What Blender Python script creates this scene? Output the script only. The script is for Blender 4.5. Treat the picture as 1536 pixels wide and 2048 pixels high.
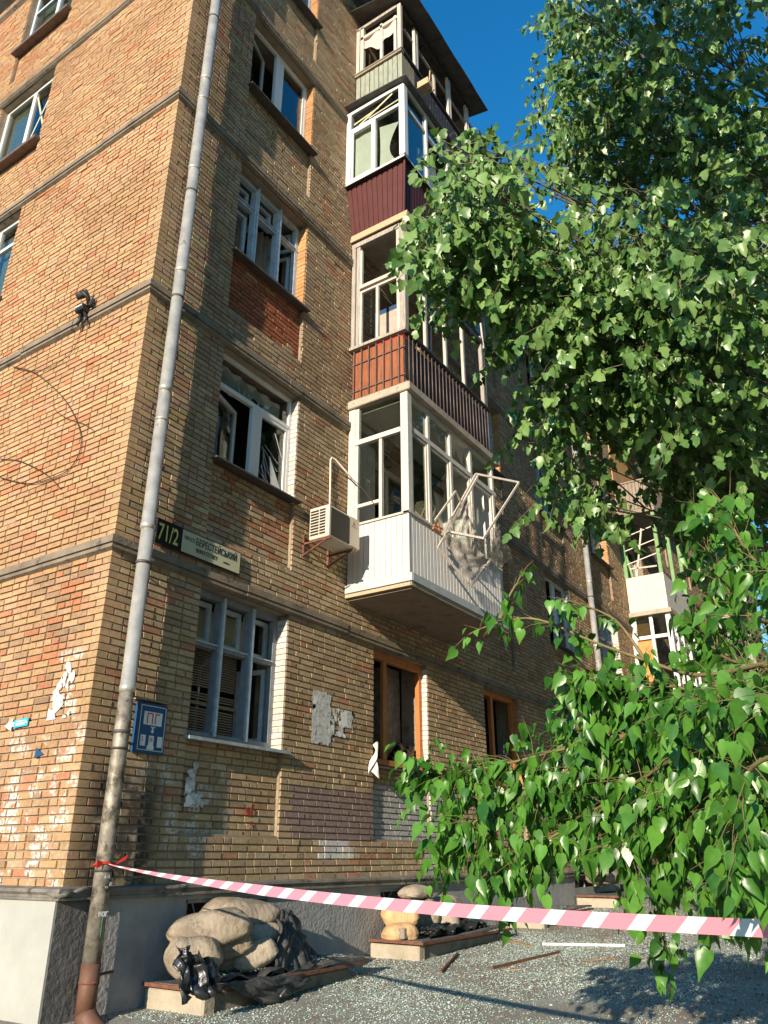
import bpy, bmesh, math, random
from mathutils import Vector, Matrix, noise
R = math.radians
random.seed(7)
for o in list(bpy.data.objects): bpy.data.objects.remove(o)
S = bpy.context.scene
COL = S.collection

# ------------------------------------------------------------------ camera
CAMP = Vector((-4.773, -6.487, 1.25)); YAW, PIT, ROLL, FPX = R(33.364), R(23.801), R(-0.109), 1574.4
cd = bpy.data.cameras.new('camera'); cam = bpy.data.objects.new('camera', cd); COL.objects.link(cam)
cd.sensor_fit = 'HORIZONTAL'; cd.sensor_width = 36; cd.lens = 36*FPX/1536; cd.clip_start = .05; cd.clip_end = 900
FW = Vector((math.cos(YAW)*math.cos(PIT), math.sin(YAW)*math.cos(PIT), math.sin(PIT)))
RT = Vector((math.sin(YAW), -math.cos(YAW), 0)); UP = RT.cross(FW)
RT, UP = math.cos(ROLL)*RT+math.sin(ROLL)*UP, -math.sin(ROLL)*RT+math.cos(ROLL)*UP
cam.matrix_world = Matrix(((RT.x,UP.x,-FW.x,CAMP.x),(RT.y,UP.y,-FW.y,CAMP.y),(RT.z,UP.z,-FW.z,CAMP.z),(0,0,0,1)))
S.camera = cam
def ray(x, y): return FW + RT*((x-768)/FPX) + UP*((1024-y)/FPX)
def at(x, y, depth): return CAMP + ray(x, y)*depth             # point seen at a photo pixel at a given distance
def onp(x, y, axis, val):                                       # point seen at a photo pixel on the plane axis = val
    d = ray(x, y); return CAMP + d*((val-CAMP[axis])/d[axis])
def proj(P):
    d = Vector(P)-CAMP; z = d.dot(FW)
    return (768+FPX*d.dot(RT)/z, 1024-FPX*d.dot(UP)/z, z) if z > .1 else (-9e3,-9e3,z)

# ------------------------------------------------------------------ world, sun, exposure
SUND = Vector((6.0, 1.0, -1.78)).normalized()                   # direction the light travels
SEL = math.asin(-SUND.z)
w = bpy.data.worlds.new('World'); S.world = w; w.use_nodes = True
nt = w.node_tree; bg = nt.nodes['Background']; sky = nt.nodes.new('ShaderNodeTexSky')
sky.sky_type = 'NISHITA'; sky.sun_disc = False; sky.sun_elevation = SEL
sky.sun_rotation = math.atan2(-SUND.x, -SUND.y); sky.altitude = 150; sky.air_density = 2.0; sky.dust_density = 0.; sky.ozone_density = 8.0
hs_ = nt.nodes.new('ShaderNodeHueSaturation'); hs_.inputs['Saturation'].default_value = 1.18; nt.links.new(sky.outputs[0], hs_.inputs['Color'])
nt.links.new(hs_.outputs[0], bg.inputs[0]); bg.inputs[1].default_value = .15
sl = bpy.data.lights.new('sun', 'SUN'); sl.energy = 5.0; sl.angle = R(.53); sl.color = (1, .86, .68)
so = bpy.data.objects.new('sun', sl); COL.objects.link(so); so.rotation_euler = SUND.to_track_quat('-Z', 'Y').to_euler(); so.location = (-30, -5, 20)
S.view_settings.view_transform = 'Standard'; S.view_settings.look = 'None'; S.view_settings.exposure = .65; S.view_settings.gamma = 1
S.render.engine = 'CYCLES'
try:
    S.cycles.max_bounces = 6; S.cycles.transparent_max_bounces = 10; S.cycles.caustics_reflective = False; S.cycles.caustics_refractive = False
except Exception: pass

# ------------------------------------------------------------------ materials
M = {}
def nd(t, typ, **k):
    n = t.nodes.new(typ)
    for a, b in k.items(): setattr(n, a, b)
    return n
def mat(name, col, rough=.7, metal=0., ns=8., na=.25, bump=.15, bs=40., spec=.35, stain=None, stretch=None, col2=None):
    m = bpy.data.materials.new(name); m.use_nodes = True; t = m.node_tree; L = t.links.new
    b = t.nodes['Principled BSDF']; b.inputs['Roughness'].default_value = rough; b.inputs['Metallic'].default_value = metal
    b.inputs['Specular IOR Level'].default_value = spec
    g = nd(t, 'ShaderNodeNewGeometry'); mp = nd(t, 'ShaderNodeMapping'); L(g.outputs['Position'], mp.inputs['Vector'])
    if stretch: mp.inputs['Scale'].default_value = stretch
    n1 = nd(t, 'ShaderNodeTexNoise'); n1.inputs['Scale'].default_value = ns; n1.inputs['Detail'].default_value = 6; n1.inputs['Roughness'].default_value = .65
    L(mp.outputs[0], n1.inputs['Vector'])
    r = nd(t, 'ShaderNodeValToRGB'); c = col
    lo = tuple(x*(1-na) for x in c[:3])+(1,); hi = tuple(min(1, x*(1+na*.7)) for x in c[:3])+(1,)
    if col2: lo = tuple(col2)+(1,)
    r.color_ramp.elements[0].color = lo; r.color_ramp.elements[1].color = hi
    r.color_ramp.elements[0].position = .3; r.color_ramp.elements[1].position = .7
    L(n1.outputs['Fac'], r.inputs[0]); out = r.outputs[0]
    if stain:                                                    # (colour, scale, threshold)
        n3 = nd(t, 'ShaderNodeTexNoise'); n3.inputs['Scale'].default_value = stain[1]; n3.inputs['Detail'].default_value = 8; n3.inputs['Roughness'].default_value = .7
        L(mp.outputs[0], n3.inputs['Vector']); r3 = nd(t, 'ShaderNodeValToRGB'); r3.color_ramp.elements[0].position = stain[2]; r3.color_ramp.elements[1].position = stain[2]+.08
        L(n3.outputs['Fac'], r3.inputs[0]); mx = nd(t, 'ShaderNodeMixRGB'); mx.inputs[2].default_value = tuple(stain[0])+(1,)
        L(r3.outputs[0], mx.inputs[0]); L(out, mx.inputs[1]); out = mx.outputs[0]
    L(out, b.inputs['Base Color'])
    if bump:
        n2 = nd(t, 'ShaderNodeTexNoise'); n2.inputs['Scale'].default_value = bs; n2.inputs['Detail'].default_value = 5
        L(mp.outputs[0], n2.inputs['Vector']); bp = nd(t, 'ShaderNodeBump'); bp.inputs['Strength'].default_value = bump; bp.inputs['Distance'].default_value = .02
        L(n2.outputs['Fac'], bp.inputs['Height']); L(bp.outputs[0], b.inputs['Normal'])
    M[name] = m; return m
mat('mortar', (.29,.235,.17), .95, ns=5, bump=.3, bs=60, stain=((.13,.105,.08), 3, .57))
mat('concrete', (.25,.225,.19), .9, ns=4, na=.4, bump=.35, bs=35, stain=((.10,.09,.08), 2.5, .56))
mat('band', (.215,.175,.13), .9, ns=3, na=.35, bump=.4, bs=30, stain=((.09,.08,.07), 4, .56))
mat('plinth_white', (.37,.37,.335), .75, ns=2, na=.12, bump=.12, bs=14, stain=((.42,.40,.34), 5, .66))
mat('plinth_grey', (.31,.31,.31), .85, ns=3, na=.22, bump=.7, bs=30, stain=((.20,.195,.185), 3, .62))
mat('plinth_dark', (.125,.12,.115), .8, ns=6, na=.4, bump=.8, bs=22)
mat('ledge', (.19,.175,.15), .9, ns=4, na=.4, bump=.5, bs=25, stain=((.08,.07,.06), 5, .55))
mat('zinc', (.56,.55,.50), .36, .45, ns=5, na=.3, bump=.05, bs=20, stain=((.30,.26,.21), 3, .62))
mat('zinc_dirty', (.30,.27,.22), .6, .45, ns=9, na=.55, bump=.15, bs=40, stain=((.10,.085,.065), 6, .52))
mat('pipe_brown', (.15,.075,.05), .6, .1, ns=9, na=.2, bump=.08)
mat('frame_blue', (.50,.57,.62), .6, ns=10, na=.25, bump=.2, bs=60, stain=((.26,.25,.23), 9, .63))
mat('frame_grey', (.24,.265,.29), .6, ns=10, na=.25, bump=.2, bs=60)
mat('pvc', (.72,.72,.69), .35, ns=3, na=.06, bump=0, spec=.5)
mat('old_white', (.60,.56,.49), .55, ns=7, na=.16, bump=.2, bs=50, stain=((.36,.28,.20), 10, .66))
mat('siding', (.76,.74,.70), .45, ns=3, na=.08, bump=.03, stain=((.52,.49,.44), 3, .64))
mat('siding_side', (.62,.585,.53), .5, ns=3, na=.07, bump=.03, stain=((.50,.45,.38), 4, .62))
mat('fascia', (.48,.53,.54), .5, .2, ns=6, na=.15, bump=.05)
mat('plank_tan', (.52,.38,.24), .75, ns=5, na=.3, bump=.2, stretch=(1,6,12))
mat('ceiling_white', (.62,.60,.56), .6, ns=4, na=.12, bump=.05)
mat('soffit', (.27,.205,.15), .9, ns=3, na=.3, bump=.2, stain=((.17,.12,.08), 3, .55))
mat('slab', (.42,.36,.28), .9, ns=4, na=.3, bump=.3, stain=((.24,.18,.13), 4, .58))
mat('weathered', (.38,.34,.295), .8, ns=10, na=.35, bump=.35, bs=30, stretch=(4,4,.4), stain=((.22,.17,.13), 8, .6))
mat('weathered_light', (.56,.50,.43), .8, ns=10, na=.3, bump=.3, bs=30, stretch=(4,4,.4), stain=((.40,.24,.14), 7, .62))
mat('wood_red', (.30,.095,.04), .6, ns=9, na=.4, bump=.25, bs=30, stretch=(5,5,.5), stain=((.36,.19,.09), 6, .6))
mat('wood_green', (.30,.33,.265), .8, ns=9, na=.35, bump=.3, bs=30, stretch=(5,5,.5), stain=((.40,.34,.26), 6, .56))
mat('wood_grey', (.30,.245,.19), .85, ns=9, na=.35, bump=.3, bs=30, stretch=(5,5,.5))
mat('rail_brown', (.15,.11,.095), .55, .3, ns=10, na=.3, bump=.1, stain=((.26,.13,.07), 10, .62))
mat('rail_dark', (.06,.055,.05), .6, .2, ns=10, na=.3, bump=.1)
mat('maroon', (.115,.04,.038), .38, .15, ns=4, na=.12, bump=0)
mat('orange_wood', (.50,.18,.05), .5, ns=8, na=.25, bump=.15, stretch=(4,4,.5))
mat('board_orange', (.60,.27,.09), .7, ns=6, na=.25, bump=.15)
mat('green_paint', (.18,.33,.13), .6, ns=10, na=.25, bump=.15)
mat('roof_sheet', (.11,.105,.10), .6, .3, ns=5, na=.35, bump=.2, bs=12)
mat('sill_metal', (.115,.105,.10), .6, .4, ns=6, na=.3, bump=.1)
mat('sill_blue', (.30,.36,.39), .6, .1, ns=6, na=.35, bump=.3, stain=((.5,.47,.43), 6, .58))
mat('jamb_white', (.70,.67,.63), .7, ns=6, na=.1, bump=.2, bs=30)
mat('screen_yellow', (.46,.43,.29), .8, ns=3, na=.15, bump=0)
mat('room', (.20,.19,.165), .9, ns=2, na=.25, bump=.1)
mat('room_warm', (.20,.14,.08), .9, ns=2, na=.3, bump=.1)
mat('stone', (.33,.29,.25), .95, ns=10, na=.45, bump=.8, bs=14)
mat('curtain', (.42,.36,.31), .9, ns=6, na=.2, bump=0)
mat('curtain_white', (.72,.72,.66), .9, ns=4, na=.1, bump=0)
mat('curtain_pink', (.62,.50,.45), .9, ns=20, na=.35, bump=.2)
mat('blind', (.26,.225,.165), .7, ns=6, na=.15, bump=0)
mat('black_metal', (.03,.03,.03), .5, .2, ns=10, bump=.05)
mat('ac_beige', (.66,.59,.47), .45, ns=4, na=.1, bump=0, stain=((.45,.37,.27), 5, .66))
mat('ac_dark', (.15,.14,.12), .6, .2, ns=8, na=.3, bump=0, stretch=(40,40,1))
mat('white_cable', (.74,.68,.56), .5, ns=5, na=.1, bump=0)
mat('cable_black', (.05,.035,.025), .6, ns=5, bump=0)
mat('sandbag', (.315,.262,.195), .9, ns=6, na=.2, bump=.35, bs=55, stain=((.215,.172,.122), 5, .50))
mat('sandbag_orange', (.55,.36,.19), .8, ns=8, na=.25, bump=.35, bs=50)
mat('sandbag_pale', (.38,.32,.245), .85, ns=6, na=.2, bump=.35, bs=50, stain=((.28,.225,.16), 6, .54))
mat('black_film', (.022,.023,.026), .3, ns=6, na=.4, bump=.6, bs=16, spec=.6, stain=((.12,.12,.115), 12, .66))
mat('tarp', (.06,.06,.058), .55, ns=8, na=.4, bump=.5, bs=18, stain=((.16,.16,.15), 9, .58))
mat('lid', (.13,.125,.115), .9, ns=9, na=.4, bump=.5, bs=30, stain=((.22,.25,.23), 20, .57))
mat('rust', (.19,.08,.05), .8, .2, ns=14, na=.45, bump=.3, bs=50)
mat('kerb', (.40,.35,.27), .9, ns=4, na=.25, bump=.4, bs=30, stain=((.27,.22,.15), 4, .58))
mat('wood_debris', (.32,.20,.11), .8, ns=10, na=.35, bump=.2)
mat('white_metal', (.72,.70,.66), .5, ns=6, na=.1, bump=0)
mat('sign_black', (.012,.012,.015), .4, ns=5, bump=0)
mat('sign_cream', (.52,.50,.33), .5, ns=3, na=.06, bump=0)
mat('sign_yellow', (.72,.66,.20), .5, ns=3, na=.05, bump=0)
mat('sign_blue', (.013,.075,.19), .45, ns=4, na=.15, bump=0)
mat('sign_cyan', (.03,.40,.60), .5, ns=4, na=.1, bump=0)
mat('white_print', (.74,.75,.74), .6, ns=8, na=.12, bump=0)
mat('red_print', (.52,.025,.02), .6, ns=8, na=.1, bump=0)
mat('graffiti_red', (.42,.03,.02), .8, ns=14, na=.4, bump=0)
mat('graffiti_green', (.08,.42,.30), .8, ns=14, na=.3, bump=0)
mat('paper', (.55,.56,.55), .9, ns=14, na=.3, bump=.3, bs=40, stain=((.30,.27,.23), 16, .54))
mat('plastic_scrap', (.72,.68,.62), .35, ns=10, na=.15, bump=.4, bs=30)
mat('bark', (.16,.12,.085), .9, ns=14, na=.4, bump=.5, bs=30, stretch=(3,3,.6))
mat('bark_pale', (.36,.33,.27), .85, ns=8, na=.35, bump=.4, bs=20, stain=((.10,.09,.07), 6, .58))
mat('twig_grey', (.17,.135,.10), .8, ns=14, na=.3, bump=0)
mat('twig', (.19,.15,.065), .7, ns=14, na=.25, bump=0)
mat('plaster_ochre', (.62,.38,.16), .85, ns=3, na=.2, bump=.15)
mat('fabric_red', (.42,.03,.03), .8, ns=5, bump=0)
mat('panel_blue', (.03,.07,.16), .5, ns=5, bump=0)

def bricks_mat():
    m = bpy.data.materials.new('brick'); m.use_nodes = True; t = m.node_tree; L = t.links.new; b = t.nodes['Principled BSDF']
    b.inputs['Roughness'].default_value = .9; b.inputs['Specular IOR Level'].default_value = .2
    a = nd(t, 'ShaderNodeAttribute'); a.attribute_name = 'Col'; g = nd(t, 'ShaderNodeNewGeometry')
    def nz(s, d=6, r=.65):
        n = nd(t, 'ShaderNodeTexNoise'); n.inputs['Scale'].default_value = s; n.inputs['Detail'].default_value = d; n.inputs['Roughness'].default_value = r
        L(g.outputs['Position'], n.inputs['Vector']); return n.outputs['Fac']
    def ramp(v, p0, p1, c0=(0,0,0,1), c1=(1,1,1,1)):
        r = nd(t, 'ShaderNodeValToRGB'); r.color_ramp.elements[0].position = p0; r.color_ramp.elements[1].position = p1
        r.color_ramp.elements[0].color = c0; r.color_ramp.elements[1].color = c1; L(v, r.inputs[0]); return r.outputs[0]
    def mix(f, c1, c2, bt='MIX'):
        n = nd(t, 'ShaderNodeMixRGB', blend_type=bt)
        for i, v in ((0, f), (1, c1), (2, c2)):
            if hasattr(v, 'is_linked'): L(v, n.inputs[i])
            else: n.inputs[i].default_value = v
        return n.outputs[0]
    def math_(op, x, y=None):
        n = nd(t, 'ShaderNodeMath', operation=op)
        for i, v in ((0, x), (1, y)):
            if v is None: continue
            if hasattr(v, 'is_linked'): L(v, n.inputs[i])
            else: n.inputs[i].default_value = v
        return n.outputs[0]
    c = mix(1., a.outputs['Color'], ramp(nz(22), .3, .7, (.72,.72,.72,1), (1.15,1.15,1.15,1)), 'MULTIPLY')
    c = mix(1., c, ramp(nz(.55, 4), .35, .68, (.80,.76,.72,1), (1.08,1.08,1.08,1)), 'MULTIPLY')          # broad soiling
    c = mix(ramp(nz(60, 3), .62, .7), c, (.07,.055,.04,1))                                                # pits
    # paste and paper residue from torn notices, low on both walls round the corner
    sp = nd(t, 'ShaderNodeSeparateXYZ'); L(g.outputs['Position'], sp.inputs[0])
    def win(v, lo, hi, s):                                     # soft window
        x = nd(t, 'ShaderNodeMapRange'); x.inputs[1].default_value = lo-s; x.inputs[2].default_value = lo; L(v, x.inputs[0])
        y = nd(t, 'ShaderNodeMapRange'); y.inputs[1].default_value = hi; y.inputs[2].default_value = hi+s; y.inputs[3].default_value = 1; y.inputs[4].default_value = 0; L(v, y.inputs[0])
        return math_('MULTIPLY', x.outputs[0], y.outputs[0])
    X, Y, Z = sp.outputs[0], sp.outputs[1], sp.outputs[2]
    left = math_('MULTIPLY', win(X, -.1, .012, .003), math_('MAXIMUM', math_('MULTIPLY', win(Z, 1.1, 2.2, .35), win(Y, .03, 1.9, .2)), math_('MULTIPLY', win(Z, 2.5, 3.1, .12), win(Y, .25, .55, .08))))
    front = math_('MULTIPLY', win(Y, -.1, .08, .01), math_('MULTIPLY', win(Z, 1.2, 2.1, .15), win(X, .4, 1.9, .2)))
    reg = math_('MAXIMUM', left, math_('MULTIPLY', front, .75))
    pat = math_('MULTIPLY', ramp(nz(3.6, 3, .5), .50, .57), ramp(nz(24, 5, .65), .47, .50))
    c = mix(math_('MULTIPLY', math_('MULTIPLY', reg, pat), .85), c, (.64,.62,.59,1))
    # soot and moss staining behind the drainpipe foot
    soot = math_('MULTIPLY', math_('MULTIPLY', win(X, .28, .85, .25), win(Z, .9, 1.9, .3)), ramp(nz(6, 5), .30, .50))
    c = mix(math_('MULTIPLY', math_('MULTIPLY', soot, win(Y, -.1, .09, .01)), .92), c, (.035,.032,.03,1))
    L(c, b.inputs['Base Color'])
    bp = nd(t, 'ShaderNodeBump'); bp.inputs['Strength'].default_value = .55; bp.inputs['Distance'].default_value = .012
    L(nz(70, 4), bp.inputs['Height']); L(bp.outputs[0], b.inputs['Normal']); M['brick'] = m
bricks_mat()

def glass_mat(name, tint, rough=.02, base=.07, refl=1.):
    m = bpy.data.materials.new(name); m.use_nodes = True; t = m.node_tree; L = t.links.new; t.nodes.clear()
    o = nd(t, 'ShaderNodeOutputMaterial'); tr = nd(t, 'ShaderNodeBsdfTransparent'); tr.inputs[0].default_value = tint
    gl = nd(t, 'ShaderNodeBsdfGlossy'); gl.inputs['Roughness'].default_value = rough; gl.inputs[0].default_value = (refl, refl, refl, 1)
    lw = nd(t, 'ShaderNodeLayerWeight'); lw.inputs[0].default_value = .5; fr = nd(t, 'ShaderNodeMath', operation='POWER'); fr.inputs[1].default_value = 4.; L(lw.outputs['Facing'], fr.inputs[0])
    n = nd(t, 'ShaderNodeTexNoise'); n.inputs['Scale'].default_value = 1.3; g = nd(t, 'ShaderNodeNewGeometry'); L(g.outputs['Position'], n.inputs['Vector'])
    bp = nd(t, 'ShaderNodeBump'); bp.inputs['Strength'].default_value = .12; bp.inputs['Distance'].default_value = .05; L(n.outputs['Fac'], bp.inputs['Height']); L(bp.outputs[0], gl.inputs['Normal'])
    ad = nd(t, 'ShaderNodeMath', operation='ADD'); ad.inputs[1].default_value = base; ad.use_clamp = True; L(fr.outputs[0], ad.inputs[0])
    mx = nd(t, 'ShaderNodeMixShader'); L(ad.outputs[0], mx.inputs[0]); L(tr.outputs[0], mx.inputs[1]); L(gl.outputs[0], mx.inputs[2]); L(mx.outputs[0], o.inputs[0]); M[name] = m
glass_mat('glass', (.84,.88,.85,1), .02, .05, .9); glass_mat('glass_dirty', (.60,.66,.62,1), .05, .10, .9)
def shard_mat():
    m = bpy.data.materials.new('shard'); m.use_nodes = True; t = m.node_tree; L = t.links.new; b = t.nodes['Principled BSDF']
    a = nd(t, 'ShaderNodeAttribute'); a.attribute_name = 'Col'; L(a.outputs['Color'], b.inputs['Base Color']); b.inputs['Roughness'].default_value = .12; b.inputs['Specular IOR Level'].default_value = .8; M['shard'] = m
shard_mat()
def net_mat():
    m = bpy.data.materials.new('netting'); m.use_nodes = True; t = m.node_tree; L = t.links.new; b = t.nodes['Principled BSDF']
    b.inputs['Base Color'].default_value = (.50,.44,.37,1); b.inputs['Roughness'].default_value = .8
    g = nd(t, 'ShaderNodeNewGeometry'); mp_ = nd(t, 'ShaderNodeMapping'); mp_.inputs['Scale'].default_value = (1,1,.25); L(g.outputs['Position'], mp_.inputs[0])
    def rng(sc, lo, hi, a_, b_):
        n = nd(t, 'ShaderNodeTexNoise'); n.inputs['Scale'].default_value = sc; n.inputs['Detail'].default_value = 3; L(mp_.outputs[0], n.inputs['Vector'])
        r = nd(t, 'ShaderNodeMapRange'); r.inputs[1].default_value = lo; r.inputs[2].default_value = hi; r.inputs[3].default_value = a_; r.inputs[4].default_value = b_; L(n.outputs['Fac'], r.inputs[0]); return r.outputs[0]
    k = nd(t, 'ShaderNodeMath', operation='MULTIPLY'); L(rng(70, .35, .65, .45, 1.), k.inputs[0]); L(rng(6, .25, .6, .45, 1.), k.inputs[1]); L(k.outputs[0], b.inputs['Alpha']); M['netting'] = m
net_mat()
def leaf_mat(name, c1, c2, tr=.35, rough=.42):
    m = bpy.data.materials.new(name); m.use_nodes = True; t = m.node_tree; L = t.links.new; b = t.nodes['Principled BSDF']; o = t.nodes['Material Output']
    a = nd(t, 'ShaderNodeAttribute'); a.attribute_name = 'Col'
    mx = nd(t, 'ShaderNodeMixRGB'); mx.inputs[1].default_value = c1+(1,); mx.inputs[2].default_value = c2+(1,); ge = nd(t, 'ShaderNodeNewGeometry'); nn = nd(t, 'ShaderNodeTexNoise'); nn.inputs['Scale'].default_value = 28; L(ge.outputs['Position'], nn.inputs['Vector'])
    ma = nd(t, 'ShaderNodeMath', operation='MULTIPLY_ADD'); ma.inputs[1].default_value = .7; L(nn.outputs['Fac'], ma.inputs[0]); sb = nd(t, 'ShaderNodeMath', operation='SUBTRACT'); sb.use_clamp = True; sb.inputs[1].default_value = .35; L(a.outputs['Fac'], ma.inputs[2]); L(ma.outputs[0], sb.inputs[0]); L(sb.outputs[0], mx.inputs[0])
    L(mx.outputs[0], b.inputs['Base Color']); b.inputs['Roughness'].default_value = rough; b.inputs['Specular IOR Level'].default_value = .45
    tl = nd(t, 'ShaderNodeBsdfTranslucent'); bc = nd(t, 'ShaderNodeMixRGB', blend_type='MULTIPLY'); bc.inputs[0].default_value = 1; bc.inputs[2].default_value = (1.5,1.5,.5,1); L(mx.outputs[0], bc.inputs[1]); L(bc.outputs[0], tl.inputs[0])
    ms = nd(t, 'ShaderNodeMixShader'); ms.inputs[0].default_value = tr; L(b.outputs[0], ms.inputs[1]); L(tl.outputs[0], ms.inputs[2]); L(ms.outputs[0], o.inputs[0]); M[name] = m
leaf_mat('leaf_poplar', (.045,.125,.025), (.21,.335,.105), .16, .34)
leaf_mat('leaf_mulberry', (.022,.095,.012), (.105,.27,.035), .2, .34)
leaf_mat('leaf_far', (.03,.07,.02), (.07,.13,.035), .2, .7)
def tape_mat():
    m = bpy.data.materials.new('tape'); m.use_nodes = True; t = m.node_tree; L = t.links.new; b = t.nodes['Principled BSDF']; b.inputs['Roughness'].default_value = .35
    a = nd(t, 'ShaderNodeUVMap'); a.uv_map = 'UVMap'; s = nd(t, 'ShaderNodeSeparateXYZ'); L(a.outputs[0], s.inputs[0])
    k = nd(t, 'ShaderNodeMath', operation='MULTIPLY_ADD'); k.inputs[1].default_value = -.28; L(s.outputs[1], k.inputs[0]); L(s.outputs[0], k.inputs[2])
    f = nd(t, 'ShaderNodeMath', operation='FRACT'); L(k.outputs[0], f.inputs[0]); c = nd(t, 'ShaderNodeMath', operation='LESS_THAN'); c.inputs[1].default_value = .62; L(f.outputs[0], c.inputs[0])
    x = nd(t, 'ShaderNodeMixRGB'); x.inputs[1].default_value = (.74,.80,.82,1); x.inputs[2].default_value = (.78,.30,.38,1); L(c.outputs[0], x.inputs[0]); L(x.outputs[0], b.inputs['Base Color'])
    o = t.nodes['Material Output']; tl = nd(t, 'ShaderNodeBsdfTranslucent'); L(x.outputs[0], tl.inputs[0]); ms = nd(t, 'ShaderNodeMixShader'); ms.inputs[0].default_value = .3; L(b.outputs[0], ms.inputs[1]); L(tl.outputs[0], ms.inputs[2]); L(ms.outputs[0], o.inputs[0]); M['tape'] = m
tape_mat()
def ground_mat():
    m = bpy.data.materials.new('asphalt'); m.use_nodes = True; t = m.node_tree; L = t.links.new; b = t.nodes['Principled BSDF']; b.inputs['Roughness'].default_value = .85
    g = nd(t, 'ShaderNodeNewGeometry')
    def nz(s, d=6):
        n = nd(t, 'ShaderNodeTexNoise'); n.inputs['Scale'].default_value = s; n.inputs['Detail'].default_value = d; n.inputs['Roughness'].default_value = .7; L(g.outputs['Position'], n.inputs['Vector']); return n.outputs['Fac']
    r = nd(t, 'ShaderNodeValToRGB'); r.color_ramp.elements[0].position = .35; r.color_ramp.elements[1].position = .65; r.color_ramp.elements[0].color = (.24,.20,.155,1); r.color_ramp.elements[1].color = (.32,.335,.295,1); L(nz(1.1), r.inputs[0])
    r2 = nd(t, 'ShaderNodeValToRGB'); r2.color_ramp.elements[0].position = .35; r2.color_ramp.elements[1].position = .68; r2.color_ramp.elements[0].color = (.6,.6,.6,1); r2.color_ramp.elements[1].color = (1.45,1.45,1.4,1); L(nz(45, 4), r2.inputs[0])
    x = nd(t, 'ShaderNodeMixRGB', blend_type='MULTIPLY'); x.inputs[0].default_value = 1; L(r.outputs[0], x.inputs[1]); L(r2.outputs[0], x.inputs[2]); L(x.outputs[0], b.inputs['Base Color'])
    bp = nd(t, 'ShaderNodeBump'); bp.inputs['Strength'].default_value = .6; bp.inputs['Distance'].default_value = .02; L(nz(60, 5), bp.inputs['Height']); L(bp.outputs[0], b.inputs['Normal']); M['asphalt'] = m
ground_mat()

# ------------------------------------------------------------------ builders
def tag(o, label=None, cat=None, group=None, kind=None):
    if label: o['label'] = label
    if cat: o['category'] = cat
    if group: o['group'] = group
    if kind: o['kind'] = kind
    return o
def empty(name, loc=(0,0,0), label=None, cat=None, group=None):
    o = bpy.data.objects.new(name, None); COL.objects.link(o); o.location = loc; o.empty_display_size = .2
    return tag(o, label, cat, group)
class MB:
    def __init__(s): s.v, s.f, s.c, s.uv = [], [], [], None
    def add(s, vs, fs, col=None):
        k = len(s.v); s.v += [tuple(p) for p in vs]; s.f += [tuple(i+k for i in f) for f in fs]
        if col is not None: s.c += [col]*len(fs)
        return s
    BF = [(0,3,2,1),(4,5,6,7),(0,1,5,4),(1,2,6,5),(2,3,7,6),(3,0,4,7)]
    def box(s, x0, x1, y0, y1, z0, z1, col=None):
        return s.add([(x0,y0,z0),(x1,y0,z0),(x1,y1,z0),(x0,y1,z0),(x0,y0,z1),(x1,y0,z1),(x1,y1,z1),(x0,y1,z1)], s.BF, col)
    def hexa(s, p, col=None): return s.add(p, s.BF, col)         # 4 bottom then 4 top points
    def bar(s, a, b, w, h=None, up=(0,0,1), col=None):           # square bar from a to b
        a, b = Vector(a), Vector(b); h = h or w; d = (b-a).normalized(); u = Vector(up)
        if abs(d.dot(u)) > .97: u = Vector((0,1,0))
        r = d.cross(u).normalized(); u = r.cross(d)
        P = [p+r*(w/2*i)+u*(h/2*j) for p in (a, b) for i, j in ((-1,-1),(1,-1),(1,1),(-1,1))]
        return s.add(P, s.BF, col)
    def tube(s, path, r, n=8, cap=True, col=None):
        path = [Vector(p) for p in path]; N = len(path); rs = r if isinstance(r, (list, tuple)) else [r]*N; k = len(s.v); u = None; vs, fs = [], []
        for i, p in enumerate(path):
            d = (path[min(i+1,N-1)]-path[max(i-1,0)]).normalized()
            if u is None: u = d.orthogonal().normalized()
            u = (u-d*u.dot(d)).normalized(); w_ = d.cross(u)
            vs += [p+(u*math.cos(a)+w_*math.sin(a))*rs[i] for a in [2*math.pi*j/n for j in range(n)]]
        for i in range(N-1):
            for j in range(n): fs.append((i*n+j, i*n+(j+1)%n, (i+1)*n+(j+1)%n, (i+1)*n+j))
        if cap: fs += [tuple(range(n))[::-1], tuple(range((N-1)*n, N*n))]
        return s.add(vs, fs, col)
    def plate(s, pts, th, nrm):                                   # polygon given thickness along nrm
        n = Vector(nrm)*th; k = len(pts); P = [Vector(p) for p in pts]
        return s.add(P+[p+n for p in P], [tuple(range(k))[::-1], tuple(range(k, 2*k))]+[(i, (i+1)%k, k+(i+1)%k, k+i) for i in range(k)])
    def build(s, name, m, parent=None, smooth=False, bevel=0, **k):
        me = bpy.data.meshes.new(name); me.from_pydata(s.v, [], s.f)
        if s.c:
            at_ = me.color_attributes.new('Col', 'FLOAT_COLOR', 'CORNER'); buf = []
            for f, c in zip(s.f, s.c): buf += (list(c[:3])+[1.0])*len(f)
            at_.data.foreach_set('color', buf)
        if smooth: me.polygons.foreach_set('use_smooth', [True]*len(me.polygons))
        me.update(); o = bpy.data.objects.new(name, me); COL.objects.link(o); me.materials.append(M[m] if isinstance(m, str) else m)
        if bevel:
            b = o.modifiers.new('bevel', 'BEVEL'); b.width = bevel; b.segments = 1; b.limit_method = 'ANGLE'
        if parent is not None:
            o.parent = parent; loc = Vector((0,0,0)); p = parent
            while p is not None: loc += p.location; p = p.parent
            o.location = -loc
        return tag(o, **k)
def box(name, m, parent, x0, x1, y0, y1, z0, z1, bevel=0, **k): return MB().box(x0,x1,y0,y1,z0,z1).build(name, m, parent, bevel=bevel, **k)
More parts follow.
